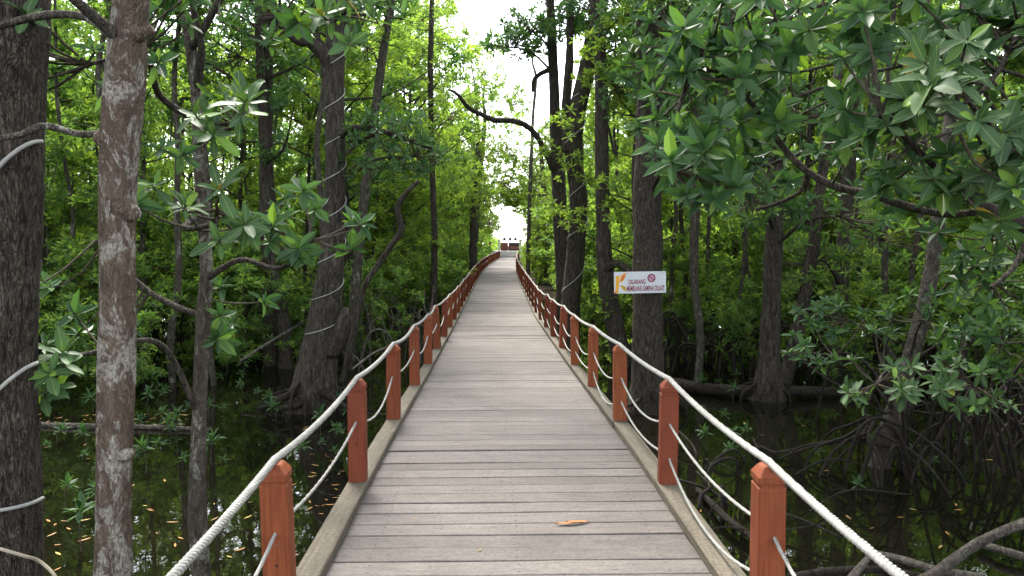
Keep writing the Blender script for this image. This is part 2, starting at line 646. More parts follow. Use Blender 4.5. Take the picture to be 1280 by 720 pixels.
def ground_z(X, Y):
    d = np.abs(X - np.interp(Y, _sy, _sx))
    far = np.clip((Y - 16) / 10, 0, 1) * .22 + np.clip((Y - 30) / 15, 0, 1) * .62
    side = np.clip((np.abs(X) - 13) / 8, 0, 1) * .3
    return -.42 + far + side + _g1(X, Y) * .42 + _g2(X, Y) * .10


xs = np.concatenate([np.linspace(-160, -42, 14), np.linspace(-40, 40, 161), np.linspace(42, 160, 14)])
ys = np.concatenate([np.linspace(-60, -6, 8), np.linspace(-5, 70, 151), np.linspace(72, 300, 40)])
structure(link('ground', grid_mesh('ground', xs, ys, ground_z, M['mud'])))
structure(link('water', grid_mesh('water', np.linspace(-160, 160, 3), np.linspace(-60, 300, 3), lambda X, Y: X * 0, M['water'])))

# ------------------------------------------------------------------ boardwalk: planks, kerb beams, piles
HALF = 1.14
walk = structure(link('boardwalk', None))
PITCHW = .19


def plank_mesh(k):
    q = np.random.RandomState(100 + k)
    n, th, c = 13, .036, .004
    X = np.linspace(-HALF, HALF, n)
    hw = (PITCHW - .011) / 2
    e1 = np.cumsum(q.normal(0, .0009, n)); e2 = np.cumsum(q.normal(0, .0009, n))
    zz = np.cumsum(q.normal(0, .0008, n)); cup = q.uniform(-.002, .003)
    rings = []
    for i in range(n):
        a, b, z = -hw + e1[i], hw + e2[i], zz[i]
        rings.append(np.array([(X[i], a, z - c), (X[i], a + c, z), (X[i], 0, z - cup), (X[i], b - c, z), (X[i], b, z - c), (X[i], b, z - th), (X[i], a, z - th)]))
    V, Q = loft(rings)
    m = len(V)
    ends = []
    for s in (0, n - 1):
        r = np.arange(7) + s * 7
        ends += [(r[0], r[1], r[2], r[6]), (r[2], r[3], r[4], r[5]), (r[2], r[5], r[6], r[6])]
    Q = np.vstack([Q, [e for e in ends if len(set(e)) == 4]])
    return mesh_quads('plank_shape_%d' % k, V, Q, M['deck'], False)


PL = [plank_mesh(k) for k in range(10)]
y = -1.4
nplank = 0
far_mb = MB()
while y < 92.4:
    h = .05
    slope = (dz(y + h) - dz(y - h)) / (2 * h)
    head = (cx(y + h) - cx(y - h)) / (2 * h)
    jz = rs.normal(0, .0016)
    if nplank < 300:
        o = link('plank', PL[rs.randint(len(PL))], walk, (cx(y) + rs.normal(0, .006), y, dz(y) + jz),
                 (math.atan(slope) + rs.normal(0, .004), rs.normal(0, .0012), -math.atan(head) + rs.normal(0, .0016) + (math.pi if rs.rand() < .5 else 0)))
    else:
        far_mb.box((cx(y), y, dz(y) - .018 + jz), (2 * HALF, PITCHW - .012, .036))
    nplank += 1
    y += PITCHW
o = link('plank_run', far_mb.mesh('plank_run', M['deck'], False), walk)
o['kind'] = 'stuff'

KERB_W, KERB_H = .14, .06
for s in (-1, 1):
    y0 = -1.4 + (.9 if s > 0 else 0)
    while y0 < 92:
        y1 = min(y0 + 4.0 + rs.uniform(-.3, .3), 92.2)
        yy = np.linspace(y0, y1 - .012, 5)
        dzk, dxk = rs.uniform(0, .006), rs.uniform(-.006, .006)
        rings = []
        for yv in yy:
            xc, z = cx(yv) + s * (HALF - KERB_W / 2) + dxk, dz(yv) + .004 + dzk
            w, h, c = KERB_W / 2, KERB_H, .008
            rings.append(np.array([(xc - w, yv, z), (xc - w, yv, z + h - c), (xc - w + c, yv, z + h), (xc + w - c, yv, z + h), (xc + w, yv, z + h - c), (xc + w, yv, z)]))
        V, Q = loft(rings)
        n = len(V)
        Q = np.vstack([Q, [(0, 1, 4, 5), (1, 2, 3, 4), (n - 6, n - 5, n - 2, n - 1), (n - 5, n - 4, n - 3, n - 2)]])
        link('kerb_beam', mesh_quads('kerb_beam', V, Q, M['kerb'], False), walk)
        y0 = y1
# joists and piles under the deck
for s in (-.8, 0, .8):
    b = MB()
    yy = np.linspace(-1.4, 92, 120)
    b.add(loft([np.array([(cx(v) + s - .05, v, dz(v) - .045), (cx(v) + s + .05, v, dz(v) - .045), (cx(v) + s + .05, v, dz(v) - .19), (cx(v) + s - .05, v, dz(v) - .19)]) for v in yy]))
    link('joist', b.mesh('joist', M['pile'], False), walk)
for yv in np.arange(.5, 92, 4.0):
    for s in (-.92, .92):
        P = np.array([(cx(yv) + s, yv, -1.0), (cx(yv) + s, yv, dz(yv) - .2)])
        link('pile', MB().add(tube(catmull(P, .3), .085, 10, .05, int(yv))).mesh('pile', M['pile'], off=(cx(yv) + s, yv, 0)), walk, (cx(yv) + s, yv, 0))
    b = MB().box((0, 0, 0), (2.1, .12, .14))
    link('cross_beam', b.mesh('cross_beam', M['pile'], False), walk, (cx(yv), yv, dz(yv) - .265))

# ------------------------------------------------------------------ rope railings
def post_mesh(k):
    q = np.random.RandomState(k)
    rings = []
    for z, w in [(0, .060), (.30, .0605), (.615, .0595), (.622, .0595), (.626, .0535), (.640, .0535), (.644, .0610), (.672, .0605), (.705, .040), (.712, .034), (.713, .002)]:
        c = min(.007, w * .3)
        j = q.normal(0, .0006, 2)
        rings.append(np.array([(x + j[0], y_ + j[1], z) for x, y_ in [(-w + c, -w), (w - c, -w), (w, -w + c), (w, w - c), (w - c, w), (-w + c, w), (-w, w - c), (-w, -w + c)]]))
    V, Q = loft(rings)
    return mesh_quads('post_shape_%d' % k, V, Q, M['post'], False)


POSTS = [post_mesh(k) for k in range(6)]
RX = HALF - .062


def twisted(P, R, pitch, sides=7):
    """three-strand laid rope along the path P"""
    P = np.asarray(P)
    s = np.concatenate([[0], np.cumsum(np.linalg.norm(np.diff(P, axis=0), axis=1))])
    T = np.gradient(P, axis=0)
    T /= np.linalg.norm(T, axis=1)[:, None]
    N = np.cross(T, (0, 0, 1.))
    N /= np.linalg.norm(N, axis=1)[:, None]
    B = np.cross(T, N)
    b = MB()
    for k in range(3):
        a = 2 * np.pi * (s / pitch + k / 3)
        b.add(tube(P + (np.cos(a)[:, None] * N + np.sin(a)[:, None] * B) * R * .58, R * .48, sides))
    return np.vstack(b.V), np.vstack(b.Q)


def rope_path(pts, sag, step):
    out = []
    for a, b in zip(pts[:-1], pts[1:]):
        n = max(3, int(np.linalg.norm(b - a) / step))
        t = np.linspace(0, 1, n, endpoint=False)[:, None]
        sg = sag * rs.uniform(.45, 1.6)
        out.append(a * (1 - t) + b * t - np.array((0, 0, 1.)) * sg * 4 * t * (1 - t))
    out.append(pts[-1][None])
    return np.vstack(out)


def railing(s, y0, label, lows):
    root = thing('rope_railing', label, 'railing', (cx(4) + s * RX, 4, dz(4)), 'rope railings along the boardwalk')
    off = np.array(root.location)
    ys_, tops = [], []
    yv = y0 - 4.0
    k = 0
    while yv < 91.5:
        b = np.array((cx(yv) + s * RX, yv, dz(yv) + KERB_H + .006))
        lean = rs.normal(0, .02, 2)
        if yv > .4:
            o = link('post', POSTS[rs.randint(6)], root, b - off, (lean[0], lean[1], rs.normal(0, .03)))
            if s < 0 and yv < 13:
                hm = MB().add(tube([(0, 0, 0), (0, -.0015, 0)], .006, 8))
                link('peg_hole', hm.mesh('peg_hole', M['hole'], False), o, (.004, -.0605, .27))
        tops.append(b + (lean[1] * .7, -lean[0] * .7, .712 + .012))
        ys_.append(b)
        yv += 2.0 + rs.uniform(-.07, .07)
        k += 1
    tops = [t for t in tops]
    near = [t for t in tops if t[1] < 15.5]
    far = [t for t in tops if t[1] >= near[-1][1] - .01]
    mb = MB()
    mb.add(twisted(rope_path(near, .032, .013), .0175, .07))
    mb.add(tube(rope_path(far, .035, .25), .0185, 7))
    link('top_rope', mb.mesh('top_rope', M['rope'], off=off), root)
    for h in lows:
        pts = [b + np.array((0, 0, h)) for b in ys_]
        n2 = [t for t in pts if t[1] < 11.5]
        f2 = [t for t in pts if t[1] >= n2[-1][1] - .01]
        mb = MB()
        mb.add(twisted(rope_path(n2, .12, .014), .0095, .05, 5))
        mb.add(tube(rope_path(f2, .12, .2), .0105, 5))
        link('lower_rope', mb.mesh('lower_rope', M['rope'], off=off), root)
    return root


railing(1, 3.40, 'red-brown railing with two thin white lower ropes, on the sign side of the boardwalk', (.43, .20))
railing(-1, 3.36, 'red-brown railing with only one thin white lower rope, opposite the sign', (.43,))

# ------------------------------------------------------------------ platform at the far end
YP = 92.6
plat = thing('end_platform', 'small raised platform with steps, pale posts and red-brown parapet ending the boardwalk', 'platform', (cx(92), YP, dz(92)))
for k in range(4):
    link('step', MB().box((0, .4 * k + .2, -.2 + .09 * (k + 1)), (2.3, .4, .18 * (k + 1) + .4)).mesh('step', M['concrete'], False), plat)
link('platform_deck', MB().box((0, 4.6, .55), (5.2, 6.0, .34)).mesh('platform_deck', M['concrete'], False), plat)
for x in (-1.25, 1.25):
    link('gate_post', MB().box((x, .1, .95), (.24, .24, 2.1)).box((x, .1, 2.04), (.30, .30, .09)).mesh('gate_post', M['pale'], False), plat)
for x, w in ((-.65, .9), (.6, 1.5)):
    link('parapet', MB().box((x, 4.2, 1.22), (w, .12, 1.0)).mesh('parapet', M['redbrown'] if x < 0 else M['darkpaint'], False), plat)
link('bench_back', MB().box((.6, 3.8, 1.12), (1.3, .08, .34)).mesh('bench_back', M['redbrown'], False), plat)
for x in (-.65, .05, .7):
    b = MB().box((x, 4.2, 1.85), (.07, .07, .35))
    th = np.linspace(0, 2 * np.pi, 10, endpoint=False)
    b.add(loft([np.stack([x + np.cos(th) * r, 4.2 + np.sin(th) * r, 0 * th + z], -1) for r, z in [(.02, 1.96), (.16, 2.0), (.21, 2.12), (.18, 2.26), (.08, 2.36), (.002, 2.37)]]))
    link('round_finial', b.mesh('round_finial', M['darkpaint']), plat)
for x in (-2.4, 2.4):
    for k in range(3):
        link('side_post', MB().box((x, 2.0 + k * 2.4, 1.25), (.14, .14, 1.1)).mesh('side_post', M['redbrown'], False), plat)
    for z in (1.15, 1.65):
        link('side_rail', MB().box((x, 4.4, z), (.07, 4.8, .09)).mesh('side_rail', M['redbrown'], False), plat)

# ------------------------------------------------------------------ generic background trees
def gen_tree(seed, h, r, base_h, nlimb, per, L, W, mat, tr, bark_m, n_leaf=8, lean=.3):
    """returns (trunk mesh with limbs, crown mesh)"""
    q = np.random.RandomState(seed)
    zs = np.linspace(-.5, h, 9)
    wob = np.cumsum(q.normal(0, .16, (9, 2)), axis=0) * lean
    wob -= wob[1] * .9
    ctl = np.column_stack([wob, zs])
    path = catmull(ctl, .35)
    tt = np.clip((path[:, 2] + .5) / (h + .5), 0, 1)
    mb = MB().add(tube(path, tr * (1 - tt * .82) * (1 + .5 * np.exp(-np.maximum(path[:, 2], 0) * 3)), 9, .08, seed))
    P, A = [], []
    for k in range(nlimb):
        f = (k + q.uniform(0, 1)) / nlimb
        z0 = base_h + (h - base_h) * f ** .9
        p0 = path[np.argmin(abs(path[:, 2] - z0 + .25))]
        prof = math.sin(math.pi * min(1, max(0.08, (f * .86 + .12)))) ** .6
        ln = r * prof * q.uniform(.65, 1.2)
        az = k * 2.4 + q.uniform(-.5, .5)
        up = q.uniform(.05, .65)
        d = np.array((math.cos(az), math.sin(az), up))
        c = [p0, p0 + d * ln * .5 + q.normal(0, .08, 3), p0 + d * ln + np.array((0, 0, q.uniform(-.1, .35))) * ln]
        lp = catmull(c, .25)
        mb.add(tube(lp, np.linspace(tr * .3, .008, len(lp)), 5))
        ncl = 3 if ln > .6 * r else 2
        for t in np.linspace(.42, 1.0, ncl):
            p = lp[min(len(lp) - 1, int(t * len(lp)))] + q.normal(0, .16, 3) * r * .5
            sz = q.uniform(.6, 1.25)
            for i in range(max(3, int(per * sz / ncl))):
                o = q.normal(0, .21, 3) * sz * (.6 + .2 * r) * np.array((1, 1, .62))
                P.append(p + o)
                A.append(np.array((0, 0, 1.)) + o * .9 + q.normal(0, .35, 3))
    return mb.mesh('trunk', bark_m), whorls_mesh('crown', q, P, A, n_leaf, L, W, mat)


KT = []     # (trunk, crown) pairs by kind
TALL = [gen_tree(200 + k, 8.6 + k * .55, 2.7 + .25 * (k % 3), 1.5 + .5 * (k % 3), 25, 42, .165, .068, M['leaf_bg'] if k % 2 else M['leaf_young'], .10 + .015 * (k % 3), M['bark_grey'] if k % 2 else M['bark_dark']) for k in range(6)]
LOW = [gen_tree(300 + k, 3.4 + .5 * k, 1.5, .55, 20, 30, .15, .062, M['leaf_young'] if k % 2 else M['leaf_bg'], .035, M['bark_grey']) for k in range(4)]
SPARSE = [gen_tree(400 + k, 11 + k, 2.8, 4.5, 17, 34, .165, .066, M['leaf_mid'], .15, M['bark_dark'], lean=.5) for k in range(3)]


def place(kind, name, label, cat, group, x, y, s, rz):
    t = thing(name, label, cat, (x, y, float(ground_z(np.array(x), np.array(y))) * .5), group, rz, s)
    link('trunk', kind[0], t)
    link('crown', kind[1], t)
    return t


placed = []


def ok(x, y, sep):
    return all((x - a) ** 2 + (y - b) ** 2 > sep * sep for a, b in placed)


def clear_gap(x, y, r, h):
    """leave the sky opening above the walk free"""
    px0 = 640 + F * (x - r) / y
    px1 = 640 + F * (x + r) / y
    top = 300 - F * (h - CAMZ) / y
    return not (px1 > 645 and px0 < 672 and top < 215)


TALL_L = ['slender dark-stemmed background mangrove with bright yellow-green leaves from low to top', 'slender grey-stemmed background mangrove with mid green leaves from low to top']
LOW_L = ['low bushy mangrove sapling with mid green leaves among the background trunks', 'low bushy mangrove sapling with light green leaves among the background trunks']
q = np.random.RandomState(11)
n_t = n_l = n_s = 0
for tries in range(9000):
    y_ = 17 + 82 * q.rand() ** 1.3
    x_ = q.uniform(-1, 1) * min(30, .70 * y_ + 3)
    dxp = abs(x_ - cx(y_))
    if dxp < (2.9 if y_ < 50 else 3.4) or (y_ > 45 and dxp > 15):
        continue
    u = q.rand()
    if u < .5 and n_t < 170:
        s = q.uniform(.8, 1.12)
        if ok(x_, y_, 2.3) and clear_gap(x_, y_, 2.5 * s, 10 * s):
            k = q.randint(6)
            place(TALL[k], 'mangrove_tree', TALL_L[k % 2], 'tree', ['bright slender mangroves of the background', 'mid green slender mangroves of the background'][k % 2], x_, y_, s, q.uniform(0, 6.3))
            placed.append((x_, y_)); n_t += 1
    elif u < .88 and n_l < 190:
        if ok(x_, y_, 1.3) and y_ < 90:
            k = q.randint(4)
            place(LOW[k], 'mangrove_sapling', LOW_L[k % 2], 'sapling', ['mid green young mangroves of the understorey', 'light young mangroves of the understorey'][k % 2], x_, y_, q.uniform(.75, 1.3), q.uniform(0, 6.3))
            placed.append((x_, y_)); n_l += 1
    elif n_s < 40:
        if ok(x_, y_, 2.0) and clear_gap(x_, y_, 2.2, 13):
            place(SPARSE[q.randint(3)], 'mature_mangrove', 'mature background mangrove with bare dark lower trunk and high crown', 'tree', 'mature mangroves of the background', x_, y_, q.uniform(.85, 1.15), q.uniform(0, 6.3))
            placed.append((x_, y_)); n_s += 1
# the forest goes on beside the walk
for tries in range(900):
    y_ = q.uniform(-4, 34)
    x_ = q.choice((-1, 1)) * q.uniform(max(9.5, .66 * y_ + 3.2), max(24, .66 * y_ + 12))
    k = q.randint(6)
    if n_t < 205 and ok(x_, y_, 2.6):
        if q.rand() < .6:
            place(TALL[k], 'mangrove_tree', TALL_L[k % 2], 'tree', ['bright slender mangroves of the background', 'mid green slender mangroves of the background'][k % 2], x_, y_, q.uniform(.85, 1.1), q.uniform(0, 6.3))
            n_t += 1
        elif n_l < 245:
            place(LOW[k % 4], 'mangrove_sapling', LOW_L[k % 2], 'sapling', ['mid green young mangroves of the understorey', 'light young mangroves of the understorey'][k % 2], x_, y_, q.uniform(.8, 1.3), q.uniform(0, 6.3))
            n_l += 1
        placed.append((x_, y_))
# tall bright trees leaning their crowns over the walk
for k, (x_, y_, s) in enumerate([(-4.0, 27, 1.15), (-4.2, 33, 1.3), (-4.3, 40, 1.35), (-4.4, 48, 1.2), (-4.0, 56, .85), (-4.0, 64, .75), (-3.9, 72, .7), (-3.7, 82, .65), (2.7, 44, .6), (2.7, 52, .72), (2.8, 61, .8), (2.9, 72, .85), (3.1, 83, .8), (3.6, 36, .62)]):
    place(TALL[(2 * k) % 6], 'mangrove_tree', 'bright leafy mangrove close behind the far railing, its crown leaning over the boardwalk', 'tree', 'bright mangroves lining the far railings', x_, y_, s, k * 1.7)

def slim_stem(seed, mat):
    q = np.random.RandomState(seed)
    z = np.linspace(-.5, 8.5, 8)
    c = np.column_stack([np.cumsum(q.normal(0, .10, (8, 2)), axis=0), z])
    c[:, :2] -= c[1, :2]
    p = catmull(c, .3)
    tip = p[-1]
    return MB().add(tube(p, np.linspace(.065, .03, len(p)) * q.uniform(.75, 1.3), 8, .08, seed)).mesh('trunk', mat), tip


STEMS = [slim_stem(900 + k, M['bark_dark'] if k % 2 else M['bark_grey']) for k in range(6)]
q = np.random.RandomState(14)
n = 0
while n < 120:
    y_ = q.uniform(14.5, 36)
    x_ = q.uniform(-1, 1) * (.66 * y_ + 1)
    if abs(x_ - cx(y_)) < 3.0 or not ok(x_, y_, .7):
        continue
    placed.append((x_, y_))
    k = q.randint(6)
    t = thing('slim_mangrove', ['slim bare pale grey mangrove stem among the background foliage', 'slim bare dark mangrove stem among the background foliage'][k % 2], 'tree', (x_, y_, 0), ['slim pale stems of the background', 'slim dark stems of the background'][k % 2], q.uniform(0, 6.3))
    link('trunk', STEMS[k][0], t)
    link('crown', LOW[k % 4][1], t, (STEMS[k][1][0], STEMS[k][1][1], 6.6), None, .55)
    n += 1
WATERSIDE = [gen_tree(600 + k, 2.6 + .4 * k, 1.3, .45, 15, 20, .15, .056, M['leaf_bg'], .03, M['bark_dark'], n_leaf=9) for k in range(3)]
for k, (x_, y_, s) in enumerate([(5.0, 16.2, .8), (6.6, 14.6, .75), (8.2, 13.4, .9), (9.4, 15.6, 1.0), (7.6, 17.0, 1.0), (4.0, 18.2, .8), (6.0, 18.6, 1.0), (10.6, 14.4, 1.0), (-5.6, 16.4, .8), (-7.2, 14.2, .8), (-8.4, 15.8, .95), (-4.6, 18.0, .9), (-6.6, 18.2, 1.0), (-3.4, 18.8, .8), (-9.4, 13.6, .9)]):
    place(WATERSIDE[k % 3], 'mangrove_sapling', 'leafy mangrove shrub standing at the edge of the open water', 'sapling', 'shrubs at the edge of the open water', x_, y_, s, k * 2.1)

for k in range(40):
    y_ = 30 + 1.55 * k
    x_ = cx(y_) + (1 if k % 2 else -1) * q.uniform(1.9, 3.4)
    place(LOW[k % 4], 'mangrove_sapling', 'small leafy mangrove shrub pressed close to the outside of the far railing', 'sapling', 'shrubs along the far railings', x_, y_, q.uniform(.38, .6), q.uniform(0, 6.3))

# far forest closing the horizon: one mass
q = np.random.RandomState(12)
P = []
while len(P) < 5200:
    x_, y_ = q.uniform(-95, 95), q.uniform(101, 128)
    hh = 10 + 2.5 * math.sin(x_ * .31) + 1.5 * math.sin(x_ * .83 + 1)
    g = abs(x_ - .3)
    hh = min(hh, .8 + max(0, g - 1.5) * 1.5)
    z = q.rand() ** .8 * hh
    if hh > .9 and z > .2:
        P.append((x_, y_, z))
P = np.array(P)
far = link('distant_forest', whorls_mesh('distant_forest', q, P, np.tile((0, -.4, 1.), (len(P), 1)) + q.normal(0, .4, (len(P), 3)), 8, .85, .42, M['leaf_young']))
tag(far, 'distant band of bright green forest closing the view beyond the platform', 'forest')
far['kind'] = 'stuff'

# ------------------------------------------------------------------ the trees one can point at
def roots_from(mb_list, base, r0, n, reach, h, q, thick=.05, mat='root'):
    for k in range(n):
        a = 2 * math.pi * (k + q.uniform(-.3, .3)) / n
        rr = reach * q.uniform(.55, 1.15)
        hh = h * q.uniform(.5, 1.15)
        d = np.array((math.cos(a), math.sin(a), 0))
        side = np.array((-d[1], d[0], 0)) * q.normal(0, .12) * rr
        c = [d * r0 * .6 + (0, 0, hh), d * (r0 + rr * .35) + side + (0, 0, hh * .78), d * (r0 + rr * .75) + side * 1.6 + (0, 0, hh * .30), d * (r0 + rr) + side * 1.7 + (0, 0, -.35)]
        c = [v + q.normal(0, .05, 3) * rr * (1 if 0 < i_ else .3) for i_, v in enumerate(c)]
        p = catmull(c, .06)
        mb_list.append(MB().add(tube(p, np.linspace(thick * 1.5, thick * .6, len(p)) * q.uniform(.7, 1.2), 8, .10, k)))


def hero(name, label, pts, d, mat, top=None, flare=1.35, roots=None, dd=0.0, seed=1, sides=18, amp=.045, base_px=None, group=None, step=.07):
    """pts: (px, py, width_px) bottom to top at depth d; grown down to the mud and up out of the picture"""
    q = np.random.RandomState(seed)
    W = [np.append(at(px, py, d + dd * i / max(1, len(pts) - 1)), w * d / F / 2) for i, (px, py, w) in enumerate(pts)]
    W = np.array(W)
    b = W[0].copy()
    if b[2] > -.3:
        sl = (W[0] - W[1]) / max(.2, abs(W[0][2] - W[1][2]))
        b[:3] = W[0][:3] + np.clip(sl[:3], -.25, .25) * (W[0][2] + .4) * np.array((1, 1, 0))
        b[2] = -.4
        b[3] = W[0][3] * (flare if W[0][2] > .25 else 1.1)
        W = np.vstack([b, W])
    if top:
        sl = (W[-1] - W[-2]) / max(.2, W[-1][2] - W[-2][2])
        e = W[-1].copy()
        g = top - e[2]
        e[:2] += np.clip(sl[:2], -.3, .3) * g + q.normal(0, .15, 2)
        e[2] = top
        e[3] *= .45
        mid = (W[-1] * .5 + e * .5); mid[:2] += q.normal(0, .12, 2)
        W = np.vstack([W, mid, e])
    path = catmull(W, step)
    base = np.array((W[0][0], W[0][1], 0))
    t = thing(name, label, 'tree', base, group)
    zz = path[:, 2]
    R = np.maximum(path[:, 3], .006)
    link('trunk', MB().add(tube(path[:, :3], R, sides, amp, seed)).mesh('trunk', mat, off=base), t)
    if roots:
        lst = []
        roots_from(lst, base, R[0] * .75, roots[0], roots[1], roots[2], q, roots[3] if len(roots) > 3 else .05)
        for m_ in lst:
            link('prop_root', m_.mesh('prop_root', M['root']), t)
    t['_'] = 0
    del t['_']
    return t, base, path[:, :3], R


def branch(t, base, pts, mat, seed=0, name='branch', sides=9, world=False):
    """pts: (px, py, d, width_px)"""
    W = np.array([np.append(at(px, py, d), w * d / F / 2) for px, py, d, w in pts])
    p = catmull(W, .05)
    link(name, MB().add(tube(p[:, :3], np.maximum(p[:, 3], .004), sides, .07, seed)).mesh(name, mat, off=base), t)
    return p[:, :3]


def blobs_points(q, blobs):
    """blobs: (px, py, d, rx_px, ry_px, n, rd_m)"""
    P, C = [], []
    for px, py, d, rx, ry, n, rd in blobs:
        c = at(px, py, d)
        for k in range(n):
            v = q.normal(0, 1, 3)
            v *= q.uniform(.25, 1) ** .4 / np.linalg.norm(v)
            P.append(c + v * np.array((rx * d / F, rd, ry * d / F)))
            C.append(c)
    return np.array(P), np.array(C)


def nearest(path, p):
    return path[np.argmin(np.sum((path - p) ** 2, axis=1))]


def leafy(t, base, limbs, blobs, q, L=.14, W=.05, n=8, mat='leaf_mid', big=0, twig_r=.008, max_twig=1.6, tilt=.25):
    """whorls of leaves on twigs grown from the limb points; the first `big` leaves are single objects"""
    P, C = blobs_points(q, blobs)
    A = (P - C) * .8
    A[:, 2] += .5
    A[:, 1] -= tilt
    A[:, 0] -= np.sign(P[:, 0]) * tilt * .5
    A += q.normal(0, .25, A.shape)
    mb = MB()
    for p, a in zip(P, A):
        b = nearest(limbs, p)
        v = p - b
        ln = np.linalg.norm(v)
        if ln > max_twig:
            b = p - v / ln * max_twig * q.uniform(.5, 1)
        mid = (b + p) / 2 + np.array((0, 0, -.06 * ln)) + q.normal(0, .04, 3) * min(1, ln)
        tp = catmull([b, mid, p - a / np.linalg.norm(a) * .02, p + a / np.linalg.norm(a) * .03], .12)
        mb.add(tube(tp, np.linspace(twig_r * 1.3, twig_r * .55, len(tp)), 5))
    link('twig_spray', mb.mesh('twig_spray', M['twig'], off=base), t)['kind'] = 'stuff'
    if big:
        D, U = whorl_dirs(q, A, n, 62, -18)
        PP = np.repeat(P[:, None], n, 1).reshape(-1, 3)
        D, U = D.reshape(-1, 3), U.reshape(-1, 3)
        Ls = L * np.repeat(q.uniform(.72, 1.15, len(P)), n) * q.uniform(.58, 1.15, len(PP))
        dist = np.where(PP[:, 2] < 6.5, PP[:, 1], 99)
        od = np.argsort(np.repeat(dist.reshape(-1, n).min(1), n), kind='stable')
        k = min(big, len(PP))
        leaf_objects(t, base, PP[od[:k]], D[od[:k]], U[od[:k]], Ls[od[:k]], k)
        if k < len(PP):
            r = od[k:]
            V, Q = leaf_batch(PP[r], D[r], U[r], Ls[r], Ls[r] * .38, .18)
            o = link('crown', mesh_quads('crown', V - base, Q, M['leaf_mid'], False, np.repeat(q.uniform(0, 1, len(r)) ** 1.4, 2)), t)
            o['kind'] = 'stuff'
    else:
        link('crown', whorls_mesh('crown', q, P - base, A, n, L, W, M[mat]), t)


def limb_to(t, base, path, target, r, seed, mat):
    b = nearest(path, target - np.array((0, 0, .5)))
    mid = (b + target) / 2 + np.array((0, 0, .12 * np.linalg.norm(target - b)))
    p = catmull([b, mid, target], .08)
    link('branch', MB().add(tube(p, np.linspace(r, .012, len(p)), 8, .06, seed)).mesh('branch', mat, off=base), t)
    return p


def crown_on(t, base, path, blobs, q, bark_m, limb_r=.05, **kw):
    L = [path]
    for k, bl in enumerate(blobs):
        L.append(limb_to(t, base, path, at(bl[0], bl[1], bl[2]), limb_r, k + 5, bark_m))
    leafy(t, base, np.vstack(L), blobs, q, **kw)


Q = np.random.RandomState
# left side -----------------------------------------------------------------
t1, b1, p1, r1 = hero('mangrove_tree', 'thick dark rough-barked trunk with white cable looped round it', [(3, 720, 92), (0, 600, 90), (-2, 450, 88), (2, 200, 92), (6, 0, 96)], 4.9, M['bark_rough'], top=9, seed=21, sides=28, amp=.04, step=.04)
t2, b2, p2, r2 = hero('mangrove_tree', 'pale mottled trunk with whitish lichen patches, beside the dark cable-wrapped trunk', [(142, 720, 45), (142, 620, 42), (145, 500, 44), (147, 380, 42), (146, 270, 44), (150, 165, 46), (158, 70, 46), (164, 0, 42)], 4.2, M['bark_pale'], top=7.5, seed=22, sides=26, amp=.04, step=.03)
branch(t2, b2, [(152, 52, 4.18, 22), (135, 35, 4.1, 15), (108, 12, 4.0, 13), (80, -14, 3.9, 12), (30, -60, 3.8, 10)], M['bark_grey'], 3)
branch(t2, b2, [(146, 48, 4.25, 15), (108, 22, 4.3, 10), (60, 19, 4.35, 10), (0, 33, 4.4, 9), (-80, 60, 4.5, 7)], M['bark_grey'], 4)
branch(t2, b2, [(146, 172, 4.2, 17), (124, 168, 4.15, 10), (98, 168, 4.1, 8), (70, 160, 4.05, 9), (50, 158, 4.0, 9), (28, 168, 4.0, 8), (0, 173, 3.95, 8), (-60, 185, 3.9, 6)], M['bark_grey'], 5)
branch(t2, b2, [(152, 262, 4.18, 40), (166, 266, 4.16, 24), (176, 268, 4.15, 6)], M['bark_pale'], 6, 'knot')
branch(t2, b2, [(160, 46, 4.18, 34), (178, 41, 4.15, 15), (191, 37, 4.14, 11)], M['bark_pale'], 7, 'branch_stub')
for (px, py, w) in ((127, 172, 22), (155, 570, 18), (128, 648, 13), (134, 712, 15), (131, 448, 14)):
    p = at(px, py, 4.12)
    link('knot', MB().add(tube([p + (0, .05, 0), p + (0, -.0, 0), p + (0, -.018, 0)], np.array((1, 1, .55)) * w * 4.12 / F / 2, 10, .15, px)).mesh('knot', M['bark_pale'], off=b2), t2)

t3, b3, p3, r3 = hero('mangrove_tree', 'thin crooked lichen-spotted stem forking high, carrying big leaf rosettes', [(252, 720, 24), (247, 640, 22), (249, 520, 18), (254, 400, 17), (258, 330, 15), (252, 250, 14), (247, 180, 13), (245, 120, 13), (236, 60, 9)], 6.2, M['bark_spotted'], top=6.5, seed=23, sides=18, amp=.09)
branch(t3, b3, [(245, 112, 6.2, 13), (252, 60, 6.15, 9), (243, 20, 6.1, 8), (236, -40, 6.0, 7)], M['bark_dark'], 8)
lims = [p3]
for k, pts in enumerate([
    [(248, 180, 6.2, 9), (262, 172, 5.6, 8), (280, 165, 5.0, 7), (300, 150, 4.6, 6)],
    [(250, 268, 6.2, 9), (230, 285, 5.6, 8), (265, 280, 5.0, 6), (272, 262, 4.7, 5)],
    [(256, 350, 6.2, 8), (300, 325, 6.0, 7), (350, 335, 5.8, 6), (392, 300, 5.6, 5)],
    [(256, 395, 6.2, 9), (225, 385, 6.3, 8), (180, 360, 6.4, 7), (120, 300, 6.3, 5)],
    [(243, 150, 6.2, 9), (200, 120, 6.0, 8), (180, 70, 5.6, 7), (110, 80, 5.2, 5)],
    [(240, 60, 6.2, 9), (320, -60, 5.9, 9), (400, -30, 5.5, 7), (430, 20, 5.2, 5)],
    [(249, 520, 6.2, 8), (200, 430, 5.9, 7), (120, 440, 5.6, 6), (70, 450, 5.2, 5)],
]):
    lims.append(branch(t3, b3, pts, M['bark_dark'], 30 + k))
